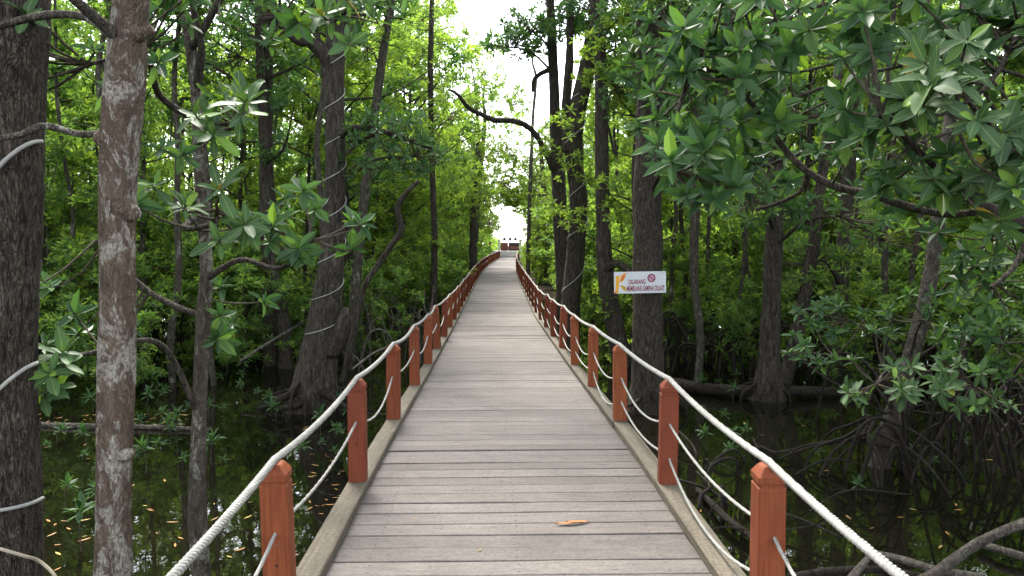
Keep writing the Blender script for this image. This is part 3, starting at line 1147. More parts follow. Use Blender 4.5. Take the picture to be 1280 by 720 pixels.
leafy(t3, b3, np.vstack(lims), [(300, 140, 4.6, 62, 45, 8, .35), (268, 265, 4.7, 55, 40, 7, .3), (195, 215, 5.3, 40, 60, 4, .4), (85, 95, 5.2, 75, 45, 7, .4), (395, 285, 5.6, 60, 55, 9, .4),
                                   (330, 300, 5.9, 60, 60, 6, .4), (432, 40, 5.0, 45, 45, 6, .3), (390, 5, 5.2, 50, 30, 4, .3), (66, 460, 5.2, 45, 42, 7, .3), (100, 380, 6.2, 70, 55, 8, .4), (290, 390, 6.4, 80, 45, 6, .4), (220, 45, 5.6, 70, 50, 7, .5), (330, 20, 5.6, 60, 40, 5, .4), (50, 35, 5.0, 60, 35, 5, .3), (200, 5, 5.2, 60, 30, 6, .3), (480, 0, 5.4, 40, 25, 3, .3)],
      Q(41), L=.17, n=9, big=300, max_twig=.8, tilt=.4)

t4, b4, p4, r4 = hero('mangrove_tree', 'straight dark slender trunk between the forked stem and the rope-wound trunk', [(338, 430, 17), (334, 280, 16), (333, 160, 15), (334, 40, 15)], 17.5, M['bark_dark'], top=11, seed=24, flare=1.1)
crown_on(t4, b4, p4, [(330, -60, 17.3, 90, 70, 90, 1.6), (300, 70, 17, 70, 50, 45, 1.2), (250, 10, 17.5, 70, 60, 50, 1.3)], Q(42), M['bark_dark'], .04, mat='leaf_mid')

t5, b5, p5, r5 = hero('mangrove_tree', 'thick dark trunk wound with thin white rope, rooted in the water by the railing', [(390, 512, 74), (396, 470, 52), (403, 420, 43), (409, 370, 36), (417, 300, 28), (419, 200, 25), (418, 100, 24), (422, 20, 25)], 13.0, M['bark_dark'], top=12, seed=25, sides=26, amp=.06, roots=(18, .42, .42, .026))
branch(t5, b5, [(418, 84, 13, 26), (404, 66, 12.9, 18), (386, 52, 12.8, 14), (372, 50, 12.7, 12), (340, 20, 12.5, 9)], M['bark_dark'], 9)
branch(t5, b5, [(418, 175, 13, 14), (440, 160, 12.8, 9), (480, 165, 12.6, 7), (540, 185, 12.4, 5)], M['bark_dark'], 10)
branch(t5, b5, [(412, 440, 12.9, 28), (424, 420, 12.85, 24), (430, 398, 12.8, 17), (432, 384, 12.8, 7)], M['bark_dark'], 11, 'burl')
for pts in ([(388, 478, 12.9, 18), (368, 490, 12.6, 11), (348, 500, 12.4, 8), (322, 512, 12.3, 5)], [(386, 498, 12.7, 14), (366, 508, 12.4, 9), (346, 512, 12.2, 6)], [(404, 490, 12.7, 14), (420, 500, 12.5, 9), (436, 512, 12.4, 6)]):
    branch(t5, b5, pts, M['root'], len(pts), 'buttress_root')
crown_on(t5, b5, p5, [(490, 165, 12.7, 55, 26, 40, .8), (520, 195, 12.5, 40, 22, 22, .6), (455, 200, 12.8, 30, 30, 18, .6), (430, -50, 13, 120, 60, 90, 1.4), (350, 20, 12.6, 60, 30, 22, .8)], Q(43), M['bark_dark'], .035, L=.15, W=.058, mat='leaf_mid')

t6, b6, p6, r6 = hero('mangrove_tree', 'slim pale trunk leaning behind the rope-wound trunk', [(440, 420, 13), (447, 330, 12), (456, 240, 12), (470, 130, 11), (486, 20, 10)], 17, M['bark_grey'], top=11, seed=26, flare=1.1)
crown_on(t6, b6, p6, [(500, -60, 17, 90, 60, 80, 1.4), (460, 60, 17.5, 50, 30, 25, .9)], Q(44), M['bark_grey'], .03, mat='leaf_bg')
t6b, b6b, p6b, r6b = hero('dead_stem', 'bare dark crooked dead stem bending up behind the railing', [(446, 400, 7), (455, 360, 7), (468, 338, 7), (490, 305, 7), (502, 288, 8), (497, 262, 8), (505, 245, 7), (524, 226, 4)], 15.5, M['bark_dark'], seed=27, amp=.12, flare=1.0)
t7, b7, p7, r7 = hero('mangrove_tree', 'tall thin dark straight stem left bare up to its high crown, beside the boardwalk', [(541, 400, 9), (543, 300, 8), (540, 200, 7), (538, 90, 7), (540, 0, 6)], 23, M['bark_dark'], top=13, seed=28)
crown_on(t7, b7, p7, [(535, 60, 23, 45, 60, 70, 1.2), (560, 150, 23, 40, 40, 45, 1.0), (520, -40, 23, 60, 40, 60, 1.2)], Q(45), M['bark_dark'], .03, mat='leaf_young', L=.13)
t7b, b7b, p7b, r7b = hero('mangrove_tree', 'dark stout trunk close to the far railing where the walk bends', [(590, 345, 9), (591, 300, 8), (592, 250, 7)], 42, M['bark_dark'], top=11, seed=29)
crown_on(t7b, b7b, p7b, [(585, 200, 42, 45, 60, 130, 2.0), (560, 120, 42, 55, 65, 120, 2.2), (605, 250, 42, 30, 35, 70, 1.5), (580, 50, 42, 50, 40, 60, 2.0)], Q(46), M['bark_dark'], .04, mat='leaf_young', L=.15)

tC, bC, pC, rC = hero('mangrove_tree', 'slender mangrove whose bright spreading crown arches across the far boardwalk', [(592, 350, 8), (594, 300, 7), (600, 220, 6), (606, 150, 5)], 46, M['bark_grey'], top=12, seed=30)
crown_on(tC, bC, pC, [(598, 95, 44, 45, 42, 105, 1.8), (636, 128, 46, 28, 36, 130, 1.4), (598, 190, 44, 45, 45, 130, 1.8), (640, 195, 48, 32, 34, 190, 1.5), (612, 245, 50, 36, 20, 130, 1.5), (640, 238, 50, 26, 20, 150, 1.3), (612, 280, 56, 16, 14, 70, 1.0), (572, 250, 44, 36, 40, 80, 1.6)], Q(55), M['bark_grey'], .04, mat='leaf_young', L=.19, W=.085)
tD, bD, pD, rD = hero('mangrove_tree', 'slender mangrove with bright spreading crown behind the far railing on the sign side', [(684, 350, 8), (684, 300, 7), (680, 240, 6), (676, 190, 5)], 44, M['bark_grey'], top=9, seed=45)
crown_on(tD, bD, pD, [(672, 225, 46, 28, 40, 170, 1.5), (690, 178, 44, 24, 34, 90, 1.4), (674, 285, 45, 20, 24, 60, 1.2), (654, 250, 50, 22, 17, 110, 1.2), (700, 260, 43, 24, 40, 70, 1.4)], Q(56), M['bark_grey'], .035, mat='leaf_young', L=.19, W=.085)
# right side ----------------------------------------------------------------
t8, b8, p8, r8 = hero('mangrove_tree', 'dark upright trunk with a long bare branch arching over the boardwalk', [(708, 410, 24), (702, 300, 19), (697, 210, 17), (693, 120, 13), (690, 50, 12)], 21, M['bark_dark'], top=12, seed=31)
branch(t8, b8, [(692, 210, 20.9, 11), (680, 185, 20.7, 8), (662, 160, 20.4, 7), (640, 151, 20.1, 7), (618, 150, 19.8, 7), (600, 142, 19.6, 6), (586, 135, 19.4, 6), (572, 118, 19, 4), (560, 112, 18.8, 2)], M['bark_dark'], 12)
branch(t8, b8, [(700, 195, 21, 9), (706, 150, 21, 8), (712, 100, 21, 8), (712, 20, 21, 8), (710, -30, 21, 6)], M['bark_dark'], 13)
branch(t8, b8, [(692, 85, 21, 7), (676, 92, 20.8, 6), (668, 100, 20.6, 6), (666, 115, 20.6, 4)], M['bark_dark'], 14)
crown_on(t8, b8, p8, [(665, 40, 20.5, 45, 30, 80, 1.0), (636, 58, 20, 34, 16, 34, .7), (700, 20, 20.5, 55, 35, 85, 1.2), (690, -60, 21, 80, 50, 90, 1.6)], Q(47), M['bark_dark'], .04, mat='leaf_mid', L=.16, W=.065)
t9, b9, p9, r9 = hero('mangrove_tree', 'dark curving trunk with pale rope spiralled up it, beside the boardwalk', [(712, 420, 26), (714, 370, 24), (720, 310, 23), (723, 250, 22), (717, 190, 22), (722, 140, 21), (735, 80, 20), (745, 30, 19)], 19.5, M['bark_dark'], top=12, seed=32)
branch(t9, b9, [(712, 190, 19.5, 18), (706, 140, 19.6, 10), (712, 60, 19.7, 9), (714, -20, 19.8, 8)], M['bark_dark'], 15)
crown_on(t9, b9, p9, [(745, 15, 19, 50, 30, 60, 1.2), (790, 60, 18.5, 40, 40, 40, 1.2), (770, -50, 19, 90, 50, 90, 1.6)], Q(48), M['bark_dark'], .05, mat='leaf_mid', L=.16, W=.065)
t10, b10, p10, r10 = hero('mangrove_tree', 'slim dark trunk between the roped trunk and the sign tree, bowed near its foot', [(780, 455, 28), (771, 420, 24), (758, 350, 22), (754, 280, 18), (752, 180, 17), (751, 80, 15)], 17.5, M['bark_dark'], top=11, seed=33)
branch(t10, b10, [(758, 335, 17.4, 13), (772, 330, 17.2, 10), (790, 342, 17, 10), (806, 362, 16.8, 8)], M['bark_dark'], 16)
crown_on(t10, b10, p10, [(770, 110, 17, 30, 35, 30, .9), (780, 20, 17, 50, 40, 50, 1.2)], Q(49), M['bark_dark'], .04, mat='leaf_mid', L=.15, W=.06)
t11, b11, p11, r11 = hero('mangrove_tree', 'thick rough-barked trunk carrying the white sign', [(812, 530, 62), (810, 480, 44), (809, 400, 38), (809, 300, 37), (810, 200, 33), (812, 120, 30)], 12.8, M['bark_rough'], top=11, seed=34, sides=26, amp=.06, roots=(11, .35, .35, .026))
crown_on(t11, b11, p11, [(830, 60, 12.3, 60, 60, 60, 1.0), (880, -20, 12, 100, 60, 90, 1.4), (850, 200, 11.5, 40, 30, 20, .6), (900, 110, 11.5, 70, 70, 60, 1.0)], Q(50), M['bark_dark'], .05, L=.16, W=.062, mat='leaf_mid')
t12, b12, p12, r12 = hero('mangrove_tree', 'lone thin stem standing against the sky gap by the far railing', [(660, 345, 6), (662, 250, 5), (666, 150, 4), (670, 100, 3.5)], 38, M['bark_grey'], top=12, seed=35)
crown_on(t12, b12, p12, [(682, 250, 38, 24, 45, 90, 1.4), (668, 300, 38, 18, 30, 45, 1.0), (684, 190, 38, 12, 25, 25, 1.0)], Q(51), M['bark_dark'], .025, mat='leaf_young', L=.14)
t13, b13, p13, r13 = hero('mangrove_tree', 'dark broad-footed trunk standing in open water beside the fallen log', [(958, 508, 58), (960, 480, 38), (962, 430, 25), (966, 330, 22), (970, 220, 21), (972, 100, 20)], 13.8, M['bark_dark'], top=11, seed=36, sides=22, amp=.07, roots=(9, .22, .34, .022))
crown_on(t13, b13, p13, [(960, 60, 12.5, 80, 60, 45, 1.0), (1000, 150, 12.0, 60, 50, 35, .9), (940, 250, 12.5, 50, 35, 24, .7), (985, -60, 13, 100, 50, 80, 1.3), (1050, 270, 12.5, 70, 40, 30, .8)], Q(52), M['bark_dark'], .04, L=.16, W=.062, mat='leaf_mid')
t13b, b13b, p13b, r13b = hero('mangrove_tree', 'dark trunk leaning away from the broad-footed trunk, its neighbour in the water', [(968, 500, 26), (985, 460, 18), (1000, 400, 16), (1015, 320, 15), (1026, 230, 13)], 14.3, M['bark_dark'], top=10, seed=37)
t14, b14, p14, r14 = hero('mangrove_tree', 'dark straight trunk rising from a tangle of arching roots', [(1046, 475, 38), (1047, 440, 23), (1052, 340, 18), (1060, 240, 16), (1066, 140, 15)], 16.2, M['bark_dark'], top=11, seed=38, roots=(15, .9, .7, .026))
crown_on(t14, b14, p14, [(1080, 40, 15.5, 90, 60, 70, 1.3), (1100, 300, 14, 80, 40, 40, .9), (1010, 330, 14.5, 60, 40, 35, .8), (1150, 150, 15, 80, 80, 70, 1.3)], Q(53), M['bark_dark'], .04, L=.15, W=.058, mat='leaf_bg')
t15, b15, p15, r15 = hero('stilt_mangrove', 'greyish slanting trunk propped on many long arched stilt roots', [(1140, 440, 20), (1152, 400, 19), (1165, 330, 18), (1176, 250, 17), (1184, 180, 16)], 9.6, M['bark_grey'], top=8, seed=39, roots=(16, 1.1, .55, .016))
crown_on(t15, b15, p15, [(1195, 60, 8.5, 90, 60, 22, .7), (1240, 350, 7.6, 60, 60, 18, .5), (1095, 480, 7.4, 60, 32, 12, .4), (1010, 440, 8.6, 45, 22, 7, .4), (1215, 480, 7.6, 60, 40, 15, .4), (1160, 400, 8.4, 80, 45, 18, .6), (1060, 400, 9.4, 60, 40, 14, .6), (1250, 430, 8.2, 60, 40, 14, .5)], Q(54), M['bark_grey'], .018, L=.16, W=.06, n=9, big=300)
# near tree whose limbs overhang from the right
bA = np.array((5.6, 5.6, 0))
tA = thing('overhanging_mangrove', 'big-leaved mangrove whose limbs overhang the railing and hide the upper trunks', 'tree', bA)
ptr = catmull(np.array([(5.6, 5.6, -.4), (5.5, 5.6, 1.2), (5.3, 5.5, 2.6), (5.1, 5.4, 4.2), (5.0, 5.5, 6.5)]), .08)
link('trunk', MB().add(tube(ptr, np.linspace(.16, .08, len(ptr)), 16, .06, 77)).mesh('trunk', M['bark_dark'], off=bA), tA)
lst = []
roots_from(lst, bA, .12, 12, 1.2, .9, Q(60), .035)
for m_ in lst:
    link('prop_root', m_.mesh('prop_root', M['root'], off=-bA * 0), tA)
lims = [ptr]
for k, pts in enumerate([
    [(1560, 330, 5.5, 22), (1400, 325, 5.4, 22), (1290, 285, 5.2, 21), (1238, 262, 5.0, 17), (1210, 245, 4.9, 12), (1160, 200, 4.7, 8), (1100, 140, 4.5, 6)],
    [(1238, 262, 5.0, 10), (1190, 268, 5.1, 9), (1145, 261, 5.2, 10), (1090, 243, 5.3, 10), (1050, 235, 5.4, 10), (1010, 215, 5.5, 9), (980, 185, 5.6, 8), (940, 130, 5.6, 6), (900, 90, 5.6, 5)],
    [(1570, 60, 5.4, 18), (1350, -60, 5.2, 14), (1150, -60, 5.2, 12), (1000, -20, 5.3, 10), (900, 40, 5.4, 8), (850, 130, 5.3, 6), (840, 210, 5.2, 4)],
    [(1350, -60, 5.2, 10), (1280, 30, 4.7, 8), (1240, 100, 4.4, 6), (1190, 140, 4.2, 5)],
    [(1010, 215, 5.5, 7), (1000, 240, 5.6, 5), (970, 255, 5.7, 5), (945, 262, 5.8, 4)],
    [(1290, 285, 5.2, 9), (1270, 330, 5.0, 7), (1240, 360, 4.9, 5)],
]):
    lims.append(branch(tA, bA, pts, M['bark_dark'], 60 + k))
lims = np.vstack(lims)
leafy(tA, bA, lims, [(1195, 140, 4.3, 105, 85, 24, .5), (1090, 110, 4.8, 70, 70, 14, .5), (1250, 210, 4.4, 45, 70, 11, .4), (870, 215, 5.0, 65, 52, 14, .35), (890, 120, 5.4, 95, 75, 30, .5), (1130, 20, 4.9, 140, 45, 20, .5), (950, 25, 5.2, 110, 50, 20, .5), (1250, 40, 4.6, 60, 55, 12, .4), (1150, 225, 4.7, 60, 30, 8, .4)],
      Q(71), L=.185, n=10, big=300, max_twig=.7, tilt=.6)
tB = thing('overhanging_mangrove', 'second big-leaved mangrove sprig tree filling the shade behind the overhanging limbs', 'tree', (6.8, 8.0, 0))
bB = np.array((6.8, 8.0, 0))
ptr = catmull(np.array([(6.8, 8.0, -.4), (6.7, 8, 1.5), (6.4, 7.9, 3.2), (6.1, 7.8, 5.5)]), .08)
link('trunk', MB().add(tube(ptr, np.linspace(.13, .05, len(ptr)), 14, .06, 78)).mesh('trunk', M['bark_dark'], off=bB), tB)
crown_on(tB, bB, ptr, [(850, 60, 7.0, 80, 80, 30, .6), (1000, 90, 7.2, 90, 80, 14, .6), (1110, 190, 7.0, 90, 70, 28, .6), (1240, 300, 6.8, 70, 70, 20, .5), (880, 160, 6.8, 90, 70, 28, .6), (1040, 30, 7, 110, 50, 10, .6), (1200, 20, 7, 100, 70, 26, .6), (930, 215, 7.2, 60, 45, 14, .5)],
         Q(72), M['bark_dark'], .022, L=.17, n=10, big=300, max_twig=.9, tilt=.45)

# high canopy over the near walk: upper crowns of the trunks above, out of the picture's top
def canopy(t, base, path, c, r, n, seed, mat):
    q = Q(seed)
    c = np.array(c, float)
    v = q.normal(0, 1, (n, 3))
    v *= (q.uniform(.1, 1, n) ** .45 / np.linalg.norm(v, axis=1))[:, None]
    P = c + v * np.array((r, r, r * .38))
    for k in range(5):
        limb_to(t, base, path, P[k], .05, k + seed, mat)
    A = v * .5 + (0, 0, 1.)
    link('crown', whorls_mesh('crown', q, P - base, A, 8, .19, .08, M['leaf_mid']), t)


for a_ in [(t1, b1, p1, (-4.0, 4.0, 8.6), 3.2, 330), (t2, b2, p2, (-1.0, 3.0, 7.6), 2.6, 260), (t5, b5, p5, (-2.0, 11.5, 10.2), 3.3, 330), (t11, b11, p11, (1.8, 12.0, 10.0), 3.2, 330),
           (tA, bA, lims, (3.2, 5.0, 7.6), 3.0, 330), (t4, b4, p4, (-4.2, 16.5, 11.2), 3.0, 260), (t9, b9, p9, (1.2, 18.0, 11.6), 3.0, 260)]:
    canopy(*a_, seed=int(a_[4] * 100) + int(a_[3][1]), mat=M['bark_dark'])

# ------------------------------------------------------------------ ropes on trunks
def coil(path, R, z0, z1, pitch, r, name, label, mat, seed, lift=.006, phase=0.):
    q = np.random.RandomState(seed)
    n = int((z1 - z0) * 60)
    pts = []
    for i in range(n):
        z = z0 + (z1 - z0) * i / (n - 1)
        k = np.argmin(abs(path[:, 2] - z))
        a = phase + 2 * math.pi * (z - z0) / pitch + .5 * math.sin(z * 2.2 + seed)
        pts.append(path[k] * (1, 1, 0) + (math.cos(a) * (R[k] * 1.05 + lift), math.sin(a) * (R[k] * 1.05 + lift), z + .05 * math.sin(a)))
    pts = np.array(pts)
    off = np.array((pts[0][0], pts[0][1], pts[0][2]))
    k = np.exp(-np.linspace(-2, 2, 7) ** 2); k /= k.sum()
    sm = np.stack([np.convolve(np.pad(pts[:, c], 3, 'edge'), k, 'valid') for c in range(3)], -1)
    return tag(link(name, MB().add(tube(sm, r, 6)).mesh(name, mat, off=off), None, off), label, 'rope')


coil(p5, r5, .9, 6.0, .62, .0075, 'rope', 'thin white rope spiralled up the thick dark trunk by the railing', M['rope_thin'], 3)
coil(p9, r9, 1.2, 6.4, 1.15, .011, 'rope', 'pale rope spiralled loosely up the dark curving trunk', M['rope_thin'], 5, phase=1)


def rope_px(name, label, pts, r, mat, cat='rope'):
    W = np.array([at(*p) for p in pts])
    p = catmull(W, .03)
    return tag(link(name, MB().add(tube(p, r, 7)).mesh(name, mat, off=W[0]), None, W[0]), label, cat)


def ring_px(label, y_mid, z_tilt, r, mat, a0, a1, seed):
    """cable looped on the thick dark trunk: arc from angle a0 to a1 in front of it"""
    c = at(0, y_mid, 4.9)
    pts = []
    for a in np.linspace(a0, a1, 40):
        z = c[2] + z_tilt * math.sin((a - a0) / (a1 - a0) * math.pi / 2)
        k = np.argmin(abs(p1[:, 2] - z))
        pts.append((p1[k][0] + math.cos(a) * (r1[k] * 1.09 + r), p1[k][1] + math.sin(a) * (r1[k] * 1.09 + r), z))
    pts = np.array(pts)
    return tag(link('cable', MB().add(tube(pts, r, 7)).mesh('cable', mat, off=pts[0]), None, pts[0]), label, 'cable')


ring_px('white cable slung diagonally round the thick dark trunk at head height', 380, 1.0, .013, M['rope'], -2.6, -.1, 1)
ring_px('white cable hanging round the thick dark trunk at railing height', 587, .68, .013, M['rope'], -2.4, -.05, 2)
ring_px('white cable tied level round the foot of the thick dark trunk', 620, -.02, .012, M['rope'], -2.9, .1, 3)
rope_px('rope', 'frayed tan rope trailing from the foot of the thick dark trunk', [(-40, 672, 4.5), (0, 686, 4.45), (30, 695, 4.5), (50, 702, 4.6), (70, 722, 4.6), (90, 760, 4.6)], .010, M['rope_tan'])

# ------------------------------------------------------------------ sign
sg_c = at(800, 353, 12.42)
SW, SH = 65 * 12.42 / F, 27 * 12.42 / F
sign = thing('sign', 'white board with dark red lettering and an orange emblem nailed to a trunk', 'sign', sg_c)
sign.rotation_euler = (0, math.radians(-1.2), 0)
mb = MB().box((0, 0, 0), (SW, .012, SH))
link('board', mb.mesh('board', M['sign'], False), sign)


def flat(name, pts, mat, y_off):
    me = bpy.data.meshes.new(name)
    n = len(pts)
    V = [(x, y_off, z) for x, z in pts] + [(x, y_off + .002, z) for x, z in pts]
    me.from_pydata(V, [], [list(range(n)), list(range(2 * n - 1, n - 1, -1))] + [(i, i + n, (i + 1) % n + n, (i + 1) % n) for i in range(n)])
    me.materials.append(mat)
    return link(name, me, sign)


def sp(x, y_):     # sign crop coordinates (board spans 287..958 by 228..462) to board metres
    return ((x - 622.5) / 671 * SW, -(y_ - 345) / 234 * SH)


flat('emblem_stem', [sp(*p) for p in [(308, 272), (356, 266), (352, 372), (338, 440), (340, 458), (290, 458), (300, 440), (308, 400)]], M['sign_orange'], -.0085)
flat('emblem_leaf', [sp(*p) for p in [(360, 322), (366, 290), (386, 262), (412, 242), (442, 236), (440, 268), (424, 300), (400, 326), (366, 346)]], M['sign_orange'], -.0085)
flat('emblem_leaf', [sp(*p) for p in [(366, 328), (384, 296), (408, 268), (434, 250), (426, 276), (406, 304), (386, 322)]], M['sign_red'], -.0115)
flat('emblem_leg', [sp(*p) for p in [(358, 366), (384, 372), (420, 384), (442, 398), (442, 436), (420, 434), (392, 410)]], M['sign_ochre'], -.0085)
flat('emblem_foot', [sp(*p) for p in [(289, 442), (304, 440), (312, 460), (289, 460)]], M['sign_red'], -.0115)
th = np.linspace(0, 2 * np.pi, 28, endpoint=False)
c_, rr_ = sp(770, 299), 50 / 671 * SW
rings = [np.stack([c_[0] + np.cos(th) * r, 0 * th + yy_, c_[1] + np.sin(th) * r * 1.05], -1) for r, yy_ in [(rr_ * .74, -.0065), (rr_ * .74, -.0095), (rr_ * 1.04, -.0095), (rr_ * 1.04, -.0065)]]
flat('symbol_disc', [(c_[0] + math.cos(a) * rr_ * .8, c_[1] + math.sin(a) * rr_ * .84) for a in th], M['pink'], -.0075)
link('prohibition_ring', mesh_quads('prohibition_ring', *loft(rings), M['ink'], False), sign)
a = math.radians(-42)
u_, v_ = np.array((math.cos(a), math.sin(a))), np.array((math.sin(a), -math.cos(a)))
flat('prohibition_bar', [tuple(np.array(c_) + u_ * x * rr_ + v_ * z * rr_) for x, z in [(-.82, -.1), (.82, -.1), (.82, .1), (-.82, .1)]], M['ink'], -.0115)


def text_mesh(body, x0, x1, y0, y1):
    cu = bpy.data.curves.new('lettering', 'FONT')
    cu.body = body
    cu.extrude = .02
    cu.offset = .022
    cu.space_character = 1.04
    ob = bpy.data.objects.new('lettering', cu)
    col.objects.link(ob)
    bpy.context.view_layer.update()
    me = bpy.data.meshes.new_from_object(ob.evaluated_get(bpy.context.evaluated_depsgraph_get()))
    bpy.data.objects.remove(ob)
    me.name = 'lettering'
    co = np.zeros(len(me.vertices) * 3)
    me.vertices.foreach_get('co', co)
    co = co.reshape(-1, 3)
    lo, hi = co.min(0), co.max(0)
    a_, b_ = sp(x0, y1), sp(x1, y0)
    out = np.zeros_like(co)
    out[:, 0] = a_[0] + (co[:, 0] - lo[0]) / (hi[0] - lo[0]) * (b_[0] - a_[0])
    out[:, 2] = a_[1] + (co[:, 1] - lo[1]) / (hi[1] - lo[1]) * (b_[1] - a_[1])
    out[:, 1] = np.where(co[:, 2] > 0, -.0095, -.0062)
    me.vertices.foreach_set('co', out.ravel())
    me.materials.clear()
    me.materials.append(M['ink'])
    me.update()
    link('lettering', me, sign)


text_mesh('DILARANG', 474, 694, 312, 364)
text_mesh('MEMBUANG SAMPAH DILAUT', 453, 938, 380, 440)
for x, z in ((455, 245), (930, 245), (930, 450), (455, 452)):
    p = sp(x, z)
    link('nail_head', MB().add(tube([(p[0], -.004, p[1]), (p[0], -.009, p[1])], .006, 8)).mesh('nail_head', M['hole'], False), sign)

# ------------------------------------------------------------------ logs and driftwood
def log_px(name, label, pts, mat, seed, cat='log', amp=.10):
    """pts: (px, py, z, width_px): points at height z above the water"""
    W = []
    for px, py, z, w in pts:
        p = onz(px, py, z)
        W.append(np.append(p, w * p[1] / F / 2))
    W = np.array(W)
    p = catmull(W, .06)
    b = W[0][:3] * (1, 1, 0)
    return tag(link(name, MB().add(tube(p[:, :3], p[:, 3], 12, amp, seed)).mesh(name, mat, off=b), None, b), label, cat)


log_px('fallen_log', 'long dark fallen log lying across the water behind the sign tree', [(835, 478, .12, 14), (880, 486, .12, 16), (950, 489, .14, 15), (1040, 490, .10, 13), (1090, 496, .04, 9)], M['root'], 1)
log_px('floating_pole', 'thin straight brown pole floating beside the pale mottled trunk', [(30, 530, .02, 7), (120, 533, .03, 7), (190, 534, .03, 6), (262, 537, .02, 5)], M['driftwood'], 2)
log_px('driftwood', 'thick grey arched driftwood bough rising from the water', [(1130, 740, .10, 17), (1170, 716, .32, 14), (1215, 684, .55, 13), (1260, 662, .75, 12), (1330, 640, .9, 12), (1420, 640, .8, 11)], M['driftwood'], 3, 'driftwood')
log_px('driftwood', 'slim brown branch lying on the water under the arched bough', [(1085, 690, .06, 8), (1130, 700, .10, 10), (1170, 712, .08, 10), (1230, 722, .05, 9)], M['driftwood'], 4, 'driftwood')
log_px('driftwood', 'short forked grey stick poking up behind the white rope', [(1060, 728, .03, 12), (1078, 706, .12, 9), (1092, 690, .22, 6)], M['driftwood'], 5, 'driftwood')
log_px('driftwood', 'low bent grey branch in the water beyond the arched bough', [(1225, 680, .06, 10), (1260, 690, .08, 10), (1300, 702, .06, 10)], M['driftwood'], 6, 'driftwood')
log_px('driftwood', 'long slender brown bough lying flat below the railing ropes', [(985, 722, .06, 10), (1040, 714, .08, 11), (1100, 712, .06, 9), (1160, 722, .04, 8)], M['root'], 7, 'driftwood')
log_px('driftwood', 'dark rotten log in the water tight under the kerb', [(872, 612, .03, 7), (905, 645, .08, 9), (935, 668, .08, 9), (975, 700, .04, 7)], M['root'], 8, 'driftwood')
log_px('driftwood', 'pale thin stick leaning in roots left of the rope-wound trunk', [(300, 452, .5, 3), (330, 432, .7, 3.5), (370, 408, .9, 4), (388, 398, 1.0, 3)], M['driftwood'], 9, 'driftwood')
log_px('driftwood', 'bare pale stick leaning across roots right of the rope-wound trunk', [(440, 462, .4, 3), (470, 440, .6, 3.5), (500, 430, .7, 3)], M['driftwood'], 10, 'driftwood')

# tangled stilt roots standing clear of the trunks
def tangle(name, label, px0, px1, py0, py1, n, seed, mat, hmax=.9, r=.022, group=None):
    q = np.random.RandomState(seed)
    c = onz((px0 + px1) / 2, (py0 + py1) / 2)
    t = thing(name, label, 'roots', c, group)
    for k in range(n):
        a = onz(q.uniform(px0, px1), q.uniform(py0, py1))
        L = q.uniform(.5, 1.7)
        an = q.uniform(0, 6.3)
        b = a + np.array((math.cos(an) * L, math.sin(an) * L * .7, 0))
        if min(abs(a[0] - cx(a[1])), abs(b[0] - cx(b[1]))) < 1.45:
            continue
        h = q.uniform(.25, 1) * hmax
        m1 = a * .75 + b * .25 + (0, 0, h * .85) + q.normal(0, .08, 3)
        m2 = a * .35 + b * .65 + (0, 0, h) + q.normal(0, .08, 3)
        a = a - (0, 0, .3); b = b - (0, 0, .3 if q.rand() < .6 else -h * 1.3)
        p = catmull([a, m1, m2, b], .08)
        rr = r * q.uniform(.5, 1.4)
        link('root', MB().add(tube(p, np.linspace(rr, rr * .7, len(p)), 6, .1, k)).mesh('root', mat, off=c), t)


tangle('stilt_roots', 'dense tangle of dark arching stilt roots beside the slanting grey trunk', 1120, 1330, 500, 600, 75, 1, M['root'], 1.1)
tangle('stilt_roots', 'bare brushwood of thin grey roots between rope-wound trunk and railing', 430, 560, 405, 470, 55, 2, M['driftwood'], 1.4, .02)
tangle('stilt_roots', 'dark low roots on the mud between the forked stem and rope-wound trunk', 110, 370, 420, 445, 60, 3, M['root'], 1.3, .03)
tangle('stilt_roots', 'dark arching roots between the sign tree and fallen log', 830, 960, 445, 475, 45, 4, M['root'], 1.1, .03)
tangle('stilt_roots', 'dark arching roots behind the straight trunk and slanting grey trunk', 990, 1290, 440, 480, 50, 5, M['root'], 1.2, .026)
tangle('stilt_roots', 'small rotten roots on the mud against the kerb below the sign tree', 838, 960, 560, 680, 22, 6, M['root'], .16, .018)

# ------------------------------------------------------------------ seedlings and floating leaves
def seedling_meshes(seed, h, n, L):
    q = np.random.RandomState(seed)
    P = np.array([(0, 0, -.3), (q.normal(0, .02), q.normal(0, .02), h * .6), (q.normal(0, .03), q.normal(0, .03), h)])
    st = MB().add(tube(catmull(P, .1), .006, 5)).mesh('stem', M['twig'])
    cr = whorls_mesh('foliage', q, [P[-1], P[1] * .3 + P[2] * .7], [(0, 0, 1.), (0, .1, 1.)], n, L, L * .32, M['leaf_mid'], .1)
    return st, cr


SEED = [seedling_meshes(500 + k, .14 + .07 * k, 7, .13 + .012 * k) for k in range(5)]
q = Q(81)
for (x0, x1, y0, y1, n) in [(45, 125, 480, 700, 16), (165, 330, 440, 600, 24), (330, 440, 480, 600, 10), (860, 1010, 470, 600, 12), (1020, 1270, 520, 640, 8), (60, 330, 440, 480, 20)]:
    for k in range(n):
        p = onz(q.uniform(x0, x1), q.uniform(y0, y1))
        t = thing('seedling', 'small mangrove seedling standing in the water', 'seedling', p, 'mangrove seedlings in the water', q.uniform(0, 6.3), q.uniform(.45, .95))
        s_ = SEED[q.randint(5)]
        link('stem', s_[0], t)
        link('foliage', s_[1], t)


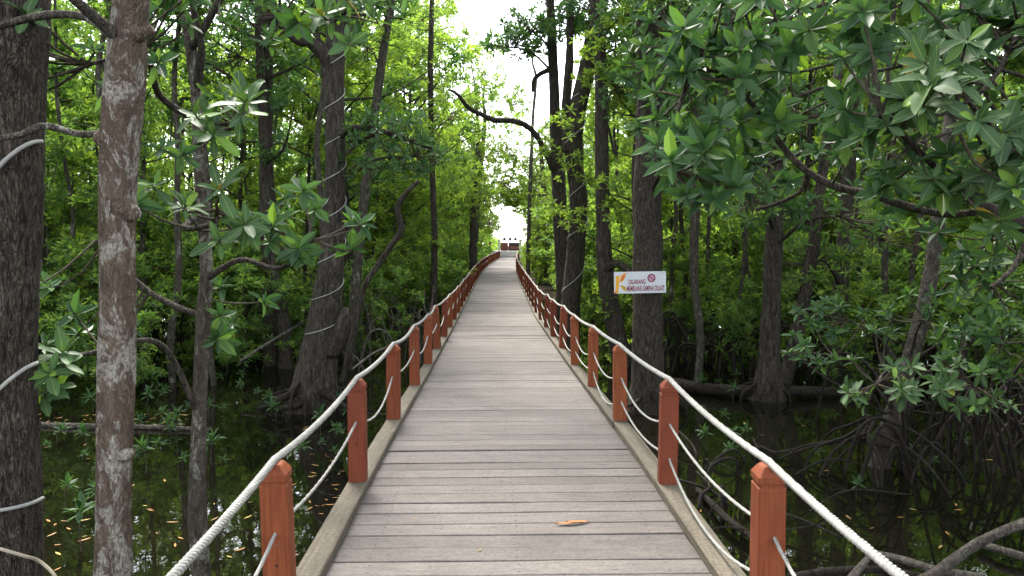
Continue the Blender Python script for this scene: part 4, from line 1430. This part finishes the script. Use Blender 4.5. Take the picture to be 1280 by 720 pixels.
def flat_leaf(seed):
    q = np.random.RandomState(seed)
    V, Q_ = [], []
    for k, (u, w) in enumerate(zip((0, .15, .4, .65, .85, 1), (.01, .12, .19, .17, .10, .005))):
        z = .03 + .10 * q.uniform(0, 1) * abs(u - .5)
        V += [(u - .5, w, z), (u - .5, 0, .02), (u - .5, -w, z)]
        if k:
            a = (k - 1) * 3
            Q_ += [(a, a + 3, a + 4, a + 1), (a + 1, a + 4, a + 5, a + 2)]
    return mesh_quads('fallen_leaf_shape', V, Q_, M['leaf_fallen'])


FL = [flat_leaf(k) for k in range(4)]
for (x0, x1, y0, y1, n) in [(45, 125, 470, 720, 10), (165, 240, 590, 720, 9), (262, 330, 600, 720, 8), (350, 440, 530, 700, 16), (385, 430, 560, 640, 14), (45, 260, 516, 531, 45), (60, 130, 640, 690, 8), (870, 1000, 520, 640, 6), (1000, 1270, 530, 690, 14), (440, 500, 500, 560, 4)]:
    for k in range(n):
        p = onz(q.uniform(x0, x1), q.uniform(y0, y1))
        tag(link('floating_leaf', FL[q.randint(4)], None, p + (0, 0, .002), (0, 0, q.uniform(0, 6.3)), (lambda w_: (w_, w_ * .55, w_))(q.uniform(.05, .13))), 'yellowed fallen leaf floating on the dark water', 'leaf', 'fallen leaves on the water')


def on_deck(px, py):
    p = onz(px, py, 1.05)
    for _ in range(4):
        p = onz(px, py, dz(p[1]))
    return p


M['leaf_orange'] = plain('leaf_orange', (.42, .15, .03), .6, .4, 30)
for k in (0, 2):
    FL.append(FL[k].copy())
    FL[-1].materials.clear()
    FL[-1].materials.append(M['leaf_orange'])
p = on_deck(711, 656)
tag(link('fallen_leaf', FL[4], None, p + (0, 0, .006), (0, 0, .1), (.17, .09, .17)), 'narrow orange fallen leaf on the deck planks', 'leaf')
p = on_deck(722, 655)
tag(link('fallen_leaf', FL[5], None, p + (0, 0, .012), (0, .1, .3), (.16, .09, .16)), 'second orange fallen leaf overlapping the narrow one on the deck', 'leaf')
for k, (px, py) in enumerate([(519, 649), (600, 689), (527, 503), (514, 531), (560, 472)]):
    p = on_deck(px, py)
    tag(link('leaf_scrap', FL[k % 4], None, p + (0, 0, .006), (0, 0, k * 1.3), .03 + .012 * (k % 3)), 'tiny dry leaf scrap lying on the deck planks', 'leaf', 'leaf scraps on the deck')
